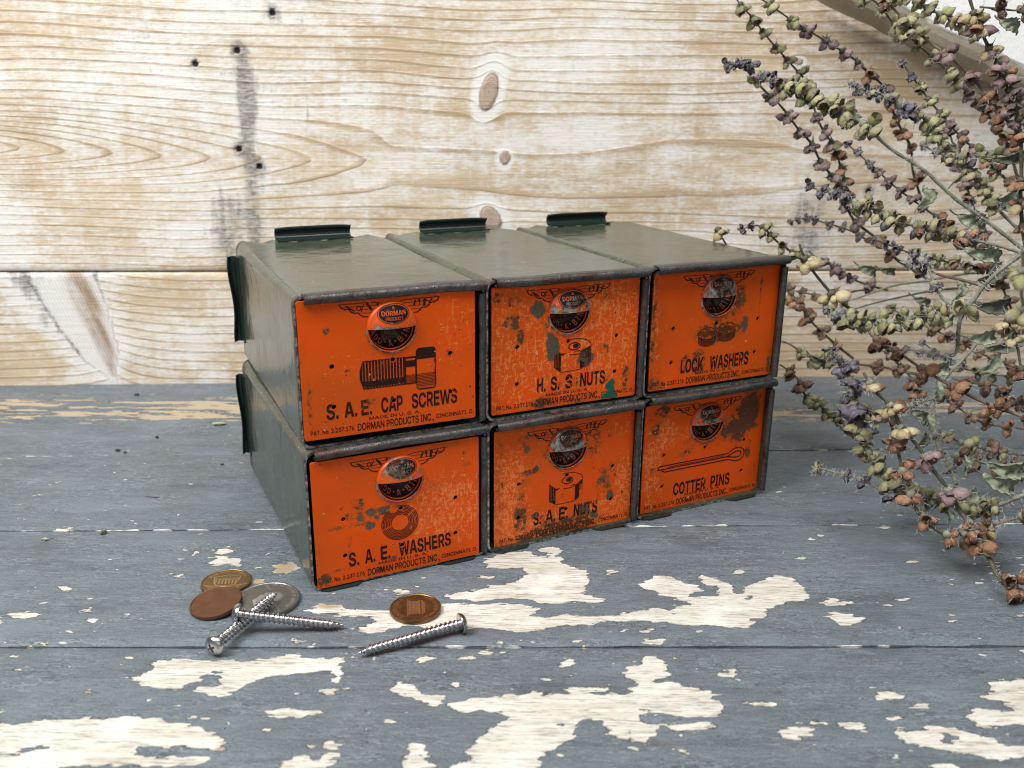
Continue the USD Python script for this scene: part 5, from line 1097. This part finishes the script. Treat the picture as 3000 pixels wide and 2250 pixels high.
def leaf(px, py, y, length, ang, label, width=0.36, curl=1.0, mat='leaf', twist=0.3, base=None):
    """a dried, rolled leaf: length in photo pixels, ang in degrees in the picture plane"""
    c = pix3(px, py, y); k = np.linalg.norm(c - CPOS) / FPX; L_ = length * k
    ca, sa = math.cos(math.radians(ang)), math.sin(math.radians(ang)); d = CR * ca + CU * sa + CF * 0.25; d /= np.linalg.norm(d)
    side = np.cross(d, -CF); side /= np.linalg.norm(side); nrm = np.cross(side, d)
    nu, nv = 26, 13; u = np.linspace(0, 1, nu)[:, None]; v = np.linspace(-1, 1, nv)[None]
    w = np.sin(np.clip(u * 0.93 + 0.05, 0, 1) * PI) ** 0.75 * width * (1 + 0.10 * np.sin(u * 40) * np.abs(v))
    roll = v * (0.9 + curl * 0.9)
    lx = (u - 0.5) + 0 * v; R0 = w / (0.9 + curl * 0.9)
    ly = R0 * np.sin(roll); lz = R0 * (1 - np.cos(roll)) + 0.22 * curl * np.sin(u * PI * 1.1) + 0.035 * np.sin(u * 23 + v * 3) + 0.16 * (fbm(np.stack([u * 5 + 0 * v, v * 2.2 + 0 * u, 0 * u + 0 * v + px * 0.01], -1), 3, 4) - 0.5)
    tw = twist * (u - 0.5) * 3; ly, lz = ly * np.cos(tw) - lz * np.sin(tw), ly * np.sin(tw) + lz * np.cos(tw)
    P3 = c + L_ * (lx[..., None] * d + ly[..., None] * side + lz[..., None] * nrm); P3[..., 2] = np.maximum(P3[..., 2], 0.0005)
    v0 = P3.reshape(-1, 3); f = grid_faces(nu, nv); n_ = vnormals(v0, f); b = v0 - n_ * 0.00022; kk = len(v0)
    t = T('dried_leaf', c * [1, 1, 0], label=label, cat='dried leaf')
    part(t, 'blade', (np.vstack([v0, b]), np.vstack([f, f[:, ::-1] + kk]), np.vstack([n_, -n_])), M[mat])
    st = np.array([c + L_ * (-0.5 * d), c + L_ * (-0.62 * d - 0.03 * nrm), c + L_ * (-0.80 * d - 0.02 * side)]); st[:, 2] = np.maximum(st[:, 2], 0.0006)
    part(t, 'leaf_stalk', smooth_mesh(*tube(spline(st, 6), 0.0004, 5)), M['stem_grey'])
X = flower_stem
X('dark slanting stem with olive then mauve then rusty whorls, farthest left at the top edge', [(2150,-20),(2170,14),(2203,50),(2233,90),(2271,136),(2303,172),(2340,212),(2362,240),(2389,330),(2411,380),(2434,415),(2452,450),(2463,490),(2475,524),(2479,556),(2520,640)], (.50,.53), .75, list(range(1,15)), 6.6, pal='oooommmrrr')
X('dark stem crossing the top edge beside a grey board, olive then mauve then rusty whorls', [(2215,-12),(2255,14),(2312,54),(2362,86),(2416,118),(2466,149),(2511,181),(2547,217),(2588,253),(2606,298),(2624,344),(2646,389),(2669,434),(2672,480),(2682,530),(2700,590)], (.49,.53), .8, [1,2,3,4,5,6,7,8,9,10,11,12,14], 6.8, pal='oommmmrrrr')
X('long dark stem with purple tip at its upper left end, mauve whorls turning rusty', [(2127,194),(2150,192),(2176,187),(2196,190),(2217,235),(2262,285),(2307,335),(2344,384),(2380,425),(2402,470),(2434,511),(2457,542),(2479,600),(2506,650),(2570,700),(2606,741),(2655,780),(2760,850)], (.47,.51), .9, [0,1,2,3,4,5,6,7,8,9,10,11,12,13,14,15], 6.6, pal='oommmmrrr', tips=4)
X('thick hairy stem with a dense green spike, running down to the right edge', [(2230,212),(2265,238),(2300,250),(2340,262),(2375,278),(2415,298),(2455,316),(2490,338),(2530,362),(2590,420),(2705,497),(2787,572),(2880,640),(2985,720),(3060,775)], (.43,.39), 1.15, (0.0,0.37), 7.0, 'stem_grey', 4.6, 'mooooooooo', 4, 6, 2)
X('stem tipped with a dark purple spike, turning green and dense toward the right edge', [(2493,240),(2512,262),(2540,268),(2580,275),(2615,297),(2655,321),(2687,335),(2723,357),(2745,395),(2768,434),(2796,461),(2830,490),(2860,520),(2885,560),(2905,590),(2960,650),(3030,720)], (.44,.42), 1.0, (0.0,0.80), 6.2, 'stem_grey', 4.8, 'pppooooooo', 2, 6, 5)
X('pale stem with brown green whorls crossing the grey board at the top', [(2560,-25),(2592,0),(2640,48),(2678,84),(2728,127),(2769,157),(2842,220),(2893,281),(2931,329),(2982,390),(3040,460)], (.42,.40), 1.0, [1,2,3,5,6,7,8,9], 7.4, 'stem_rust', pal='oomrrr')
X('blurred stem of mauve and brown whorls behind the pale stem at the top right', [(2535,-10),(2583,24),(2619,69),(2651,96),(2690,130),(2735,170),(2774,203),(2805,235),(2835,273),(2865,299),(2885,332),(2913,354),(2939,390),(2956,435),(2975,500),(2989,568),(2988,671)], (.50,.50), .9, list(range(0,14)), 7.2, pal='ooomrrb')
X('upright dark stem with mauve and cream whorls along the right edge', [(2836,-20),(2853,35),(2870,81),(2896,137),(2921,182),(2939,220),(2954,258),(2969,299),(2984,349),(2990,400),(2992,520),(2990,588),(2996,660),(3010,760)], (.40,.40), 1.15, [1,2,3,4,5,6,7,8,10,11,12], 7.0, pal='ccmmmmmrrr')
X('dense yellow green spike in front of the white board at the top', [(2640,-14),(2690,8),(2730,30),(2770,48),(2810,66),(2850,84),(2880,98)], (.47,.46), .9, (0.05,0.98), 6.4, 'stem_grey', 6.0, 'oooco', 1)
X('short sprig with two brown whorls in front of the white board', [(2870,20),(2918,25),(2960,29),(2990,33),(3030,30)], (.45,.44), .8, [1,3], 7.2, pal='b')
X('spike with purple tip, green cups and big rusty cups right of the bins, top half', [(2371,538),(2390,552),(2420,560),(2461,572),(2488,588),(2520,603),(2560,612),(2590,630),(2630,650),(2690,662),(2745,675),(2800,690),(2860,705),(2960,730),(3040,760)], (.42,.38), 1.0, (0.0,0.72), 6.8, 'stem_grey', 5.6, 'ppoooorrmm', 2, 6, 4)
X('blurred purple spike against the dark stain on the plank wall', [(2310,650),(2335,643),(2360,640),(2390,645),(2425,655),(2470,668),(2510,685),(2560,720)], (.53,.53), .6, [0,1,2,3,4,5,6], 4.8, pal='p', tips=4)
X('drooping purple tipped sprig with green whorls behind the top right bin corner', [(2174,676),(2192,664),(2212,660),(2236,666),(2258,690),(2288,716),(2325,742),(2365,775)], (.46,.45), .7, [0,1,3,4,5,6], 5.6, pal='poooo', tips=2)
X('single pale flower whorl standing just behind the top right bin', [(2103,672),(2112,690),(2121,706),(2145,745)], (.455,.455), .6, [0], 7.0, pal='cm')
X('yellow whorl and a mauve whorl on a thin stem at the corner of the bins', [(2342,715),(2358,757),(2380,792),(2420,842),(2438,862),(2470,890),(2520,920)], (.36,.36), .8, [1,4], 7.2, pal='cccm')
X('horizontal spike of bright green cups, right of the bins, on a thick hairy joint', [(2420,900),(2440,918),(2470,934),(2501,936),(2545,942),(2590,946),(2630,942),(2680,930),(2740,922),(2820,915),(2874,849),(2962,768),(3040,712)], (.36,.33), 1.15, (0.0,0.60), 6.4, 'stem_grey', 4.4, 'poooooocmm', 5, 6, 2)
X('grey dried catkin hooked below the hairy joint, right of the bins', [(2654,1022),(2690,1030),(2730,1038),(2770,1044),(2798,1036),(2806,1010),(2808,970),(2818,918)], (.345,.345), .9, [0,1,2,3], 3.0, 'stem_grey', pal='p', hairy=10, tips=4)
X('small curled purple catkin above the hairy joint, right of the bins', [(2663,772),(2680,762),(2703,764),(2722,790),(2738,835),(2760,872),(2815,917)], (.36,.345), .7, [0,1,2,4], 5.0, 'stem_grey', pal='p', hairy=5, tips=4)
X('straight pale stem with widely spaced rusty whorls running to the right edge', [(2540,960),(2565,992),(2616,1022),(2697,1078),(2786,1130),(2895,1184),(2990,1218),(3060,1245)], (.37,.33), 1.0, [1,2,3,4,5,6], 7.4, 'stem_rust', pal='r', n_c=7)
X('bent grey stem with purple remnants standing on the table behind the green spike', [(2862,1005),(2782,1093),(2740,1161),(2735,1229),(2740,1270),(2752,1316),(2784,1374),(2800,1420)], (.40,.37), 1.1, [3,4,5,6], 4.2, 'stem_grey', pal='p', hairy=5, tips=4)
X('rusty whorled stem against the wall beside the top right bin', [(2300,850),(2335,880),(2365,927),(2403,968),(2450,1010),(2500,1050)], (.50,.50), .8, [1,2,3,4], 6.8, pal='rb')
X('low brown stem with olive and rusty whorls at the foot of the wall', [(2290,1000),(2340,1026),(2379,1049),(2425,1056),(2500,1066),(2560,1072),(2623,1082),(2700,1100)], (.50,.50), .9, [1,2,3,4,5,6], 6.6, 'stem_rust', pal='oorrb')
X('short stem of rusty whorls turning green at its tip on the table behind the bins', [(2285,1068),(2310,1085),(2345,1124),(2366,1165),(2394,1178),(2416,1205),(2445,1222),(2470,1240)], (.47,.45), .8, [1,2,3,4,5,6,7], 6.6, pal='rrrooooo')
X('curving green spike with a purple tip lying on the table at the right', [(2416,1019),(2440,1036),(2467,1063),(2484,1083),(2487,1120),(2500,1168),(2508,1200),(2518,1240),(2520,1275),(2535,1310),(2555,1345),(2585,1378),(2630,1420),(2680,1432),(2720,1455),(2766,1475),(2849,1474),(2903,1483),(2960,1465),(3040,1440)], (.38,.37,.36,.345,.33), 1.3, (0.0,0.86), 6.8, 'stem_grey', 4.6, 'ppppooooooooooooo', 3, 6, 9)
X('front stem with cream, mauve and rusty whorls drooping to the table at the lower right', [(2530,1092),(2542,1112),(2572,1155),(2612,1192),(2639,1251),(2665,1280),(2708,1335),(2730,1371),(2777,1432),(2817,1504),(2838,1532),(2868,1585),(2900,1640),(2915,1672),(2968,1714)], (.345,.335,.325,.31), 1.05, [1,3,4,6,8,10,11,14], 7.2, 'stem', pal='cccmmmrrrr', hairy=2, n_c=7)
X('second front stem with cream and rusty whorls bending right above the table', [(2596,1190),(2602,1218),(2614,1255),(2621,1295),(2632,1328),(2643,1384),(2652,1418),(2668,1452),(2682,1488),(2708,1520),(2741,1548),(2773,1566),(2830,1560),(2870,1545)], (.345,.335,.325,.318), .95, [1,3,5,7,9,11,12], 6.9, 'stem', pal='crrrr', hairy=2, n_c=6)
X('thin hairy twig with a pale bud and a brown whorl at the right edge', [(2878,1548),(2889,1543),(2930,1532),(2976,1519),(2992,1514),(3040,1500)], (.325,.32), .7, [1,4], 6.4, 'stem_rust', pal='cb', hairy=5, n_c=5)
X('brown whorls in a row behind the straight rusty stem, near the foot of the wall', [(2790,1108),(2823,1117),(2877,1124),(2938,1141),(2955,1171),(2990,1181),(3040,1196)], (.46,.44), .8, [1,2,3,4,5], 7.2, 'stem_rust', pal='b')
X('mauve whorled stem against the wall just above the plank joint', [(2370,735),(2406,763),(2440,780),(2465,795),(2490,812),(2540,834),(2600,850)], (.52,.52), .7, [1,2,3,4,5], 6.2, pal='m')
X('dull brown stem low against the wall with small closed whorls', [(2310,845),(2345,856),(2385,864),(2420,872),(2475,862),(2540,850)], (.52,.52), .6, [0,1,2,3,4], 5.2, pal='bbmp')
X('long bare twig arching against the lower plank, right of the bins', [(2470,884),(2560,856),(2623,836),(2711,823),(2800,806),(2880,800)], (.51,.49), .8, [0], 4.2, 'stem_grey', pal='p')
X('second bare twig below the arching one, against the lower plank', [(2480,915),(2555,890),(2640,870),(2725,853),(2830,845)], (.52,.50), .7, [0], 3.6, 'stem', pal='b')
X('bare dry stick crossing toward the hairy joint at the right', [(2700,786),(2731,798),(2780,812),(2833,824),(2900,850)], (.41,.39), .9, [0], 4.6, 'stem_rust', pal='b')
X('large blurred green whorls close to the lens at the right edge', [(2995,735),(3000,790),(2992,850),(2998,905),(3030,980)], (.26,.27), 0.9, [1,3], 7.0, 'stem_grey', pal='oo')
X('stem with cream then rusty whorls hanging near the right edge, mid height', [(2940,905),(2955,938),(2966,985),(2982,1020),(2990,1075),(3010,1120)], (.36,.35), .9, [1,2,4], 7.4, pal='ccr')
X('brown whorled stem low at the right edge, below the straight rusty stem', [(2750,1150),(2790,1180),(2836,1215),(2885,1240),(2950,1250),(3030,1262)], (.44,.43), .8, [0,1,2,3,4], 6.6, 'stem_rust', pal='bbr')
X('dim rusty stem in the shade between the wall and the green spikes', [(2560,985),(2600,1030),(2640,1075),(2672,1110),(2685,1150),(2720,1190)], (.47,.45), .8, [1,2,3,4], 6.8, pal='mrr')
X('purple flowered wisp beside the front stems', [(2640,1200),(2668,1190),(2700,1178),(2740,1168)], (.35,.35), .5, [0,1], 3.4, 'stem_grey', pal='p', hairy=8, tips=2)
X('thin twig pointing left on the table with a tiny green tip', [(2385,1378),(2412,1374),(2440,1382),(2480,1392),(2515,1402),(2570,1430),(2600,1450)], (.37,.35), .6, [0,3,4,6], 4.4, 'stem_grey', pal='opp', hairy=3, tips=0)
X('shaded mauve stem behind the dense green spike, ending at the right edge', [(2480,420),(2520,455),(2570,500),(2620,545),(2680,590),(2750,640),(2830,700),(2920,780),(3010,850)], (.50,.46), .8, (0.0,0.9), 6.0, 'stem', 7.5, 'ommrrb', 0, 6, 3)
X('shaded green spike low behind the horizontal spike, above the plank joint', [(2560,700),(2610,720),(2670,742),(2740,760),(2810,772),(2900,785),(3010,800)], (.47,.44), .8, (0.0,0.85), 5.8, 'stem', 6.5, 'pooobb', 0, 6, 3)
X('dark brown stem rising steeply behind the right hand leaves', [(2780,380),(2800,450),(2830,540),(2865,640),(2900,740),(2940,850),(2985,950),(3020,1010)], (.49,.46), .8, (0.0,0.95), 6.4, 'stem', 9.5, 'mmrrbb', 0, 6)
X('rusty stem crossing the lower plank behind the hairy joint', [(2600,900),(2660,930),(2720,960),(2790,990),(2860,1030),(2940,1060),(3010,1085)], (.49,.46), .8, (0.0,0.95), 6.2, 'stem_rust', 8.5, 'orrbb', 0, 6)
X('grey wispy stem hanging over the foot of the wall at the right edge', [(2700,1000),(2750,1040),(2810,1075),(2870,1090),(2940,1100),(3010,1110)], (.44,.42), .7, (0.0,0.9), 5.2, 'stem_grey', 7.5, 'pmoob', 5, 6, 3)
X('dull olive spike low over the table behind the front stems', [(2700,1235),(2745,1262),(2800,1290),(2860,1310),(2930,1325),(3010,1335)], (.42,.40), .8, (0.0,0.9), 6.0, 'stem', 6.5, 'ooobb', 3, 6, 2)
X('brown dried stem low over the table at the right edge, beside crumpled leaves', [(2800,1335),(2850,1352),(2910,1362),(2970,1375),(3030,1385)], (.38,.37), .8, (0.0,0.9), 6.2, 'stem_rust', 8.5, 'brb', 3, 6)
X('mauve and olive stem between the two long stems near the top', [(2640,180),(2680,235),(2720,290),(2765,345),(2815,400),(2870,450),(2940,520),(3010,600)], (.48,.45), .8, (0.0,0.9), 6.0, 'stem', 8.0, 'oommrr', 0, 6, 2)
X('pale curled stem tip hanging above the dark purple tip at mid right', [(2700,420),(2740,446),(2790,460),(2850,455),(2920,450),(3010,470)], (.43,.42), .7, (0.0,0.8), 5.4, 'stem_grey', 6.5, 'ocoom', 5, 6, 2)
LV = [((2848,655),.40,95,-25,'bright sage green curled leaf at the right, below the thick hairy stem',.34,.6,'leaf'), ((2702,578),.40,62,60,'rolled grey leaf cup hanging by the thick hairy stem',.60,1.3,'leaf'), ((2957,590),.43,90,8,'flat dull green leaf behind the thick hairy stem',.42,.4,'leaf'),
 ((2880,752),.36,120,-18,'long sage leaf hanging below the right edge of the upper spike',.26,.8,'leaf'), ((2752,1080),.38,66,-12,'pale blunt leaf on the straight rusty stem',.40,.5,'leaf'), ((2878,990),.36,90,-4,'flat sage leaf right of the hairy joint',.30,.6,'leaf'), ((2740,1146),.37,70,62,'pale folded leaf on the bent grey stem',.30,.9,'leaf'),
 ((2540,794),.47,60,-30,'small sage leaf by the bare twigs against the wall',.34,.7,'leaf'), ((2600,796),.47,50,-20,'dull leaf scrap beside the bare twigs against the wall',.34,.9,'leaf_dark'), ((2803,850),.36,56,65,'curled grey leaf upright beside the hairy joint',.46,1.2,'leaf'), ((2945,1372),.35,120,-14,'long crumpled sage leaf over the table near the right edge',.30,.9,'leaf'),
 ((2925,1415),.34,110,-28,'second crumpled sage leaf lying on the table near the right edge',.34,.9,'leaf'), ((2830,1358),.35,42,85,'small upright sage leaf behind the front stems',.34,.8,'leaf'), ((2842,1450),.33,50,5,'flat pale leaf at the root of the curving green spike',.50,.3,'leaf'), ((2780,1510),.33,30,75,'small leaf below the curving green spike',.50,.4,'leaf'),
 ((2722,1236),.36,44,80,'upright pale leaf on the grey stem with purple remnants',.42,.5,'leaf'), ((2560,1240),.35,36,-10,'small pale green leaf behind the cream whorl',.50,.4,'leaf'), ((2690,1215),.37,70,-35,'dull green leaf arching behind the front stems',.30,.8,'leaf'), ((2485,1252),.43,46,-15,'sage leaf at the end of the short stem behind the bins',.40,.6,'leaf'),
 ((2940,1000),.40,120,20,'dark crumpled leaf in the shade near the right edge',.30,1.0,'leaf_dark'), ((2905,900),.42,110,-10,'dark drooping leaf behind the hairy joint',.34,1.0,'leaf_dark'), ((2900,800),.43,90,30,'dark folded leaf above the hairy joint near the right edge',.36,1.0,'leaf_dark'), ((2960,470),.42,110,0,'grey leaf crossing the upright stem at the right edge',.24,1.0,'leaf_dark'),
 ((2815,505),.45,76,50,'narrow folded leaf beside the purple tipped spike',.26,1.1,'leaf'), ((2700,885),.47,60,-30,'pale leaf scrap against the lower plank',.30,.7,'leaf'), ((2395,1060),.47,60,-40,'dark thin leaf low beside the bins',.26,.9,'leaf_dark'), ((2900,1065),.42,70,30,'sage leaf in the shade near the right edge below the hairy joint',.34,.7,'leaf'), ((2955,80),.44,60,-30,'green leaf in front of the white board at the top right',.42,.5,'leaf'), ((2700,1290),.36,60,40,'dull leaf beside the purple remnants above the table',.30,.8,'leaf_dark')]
for (xy, y_, L_, a_, lb, w_, c_, m_) in LV: leaf(xy[0], xy[1], y_, L_, a_, lb, w_, c_, m_)
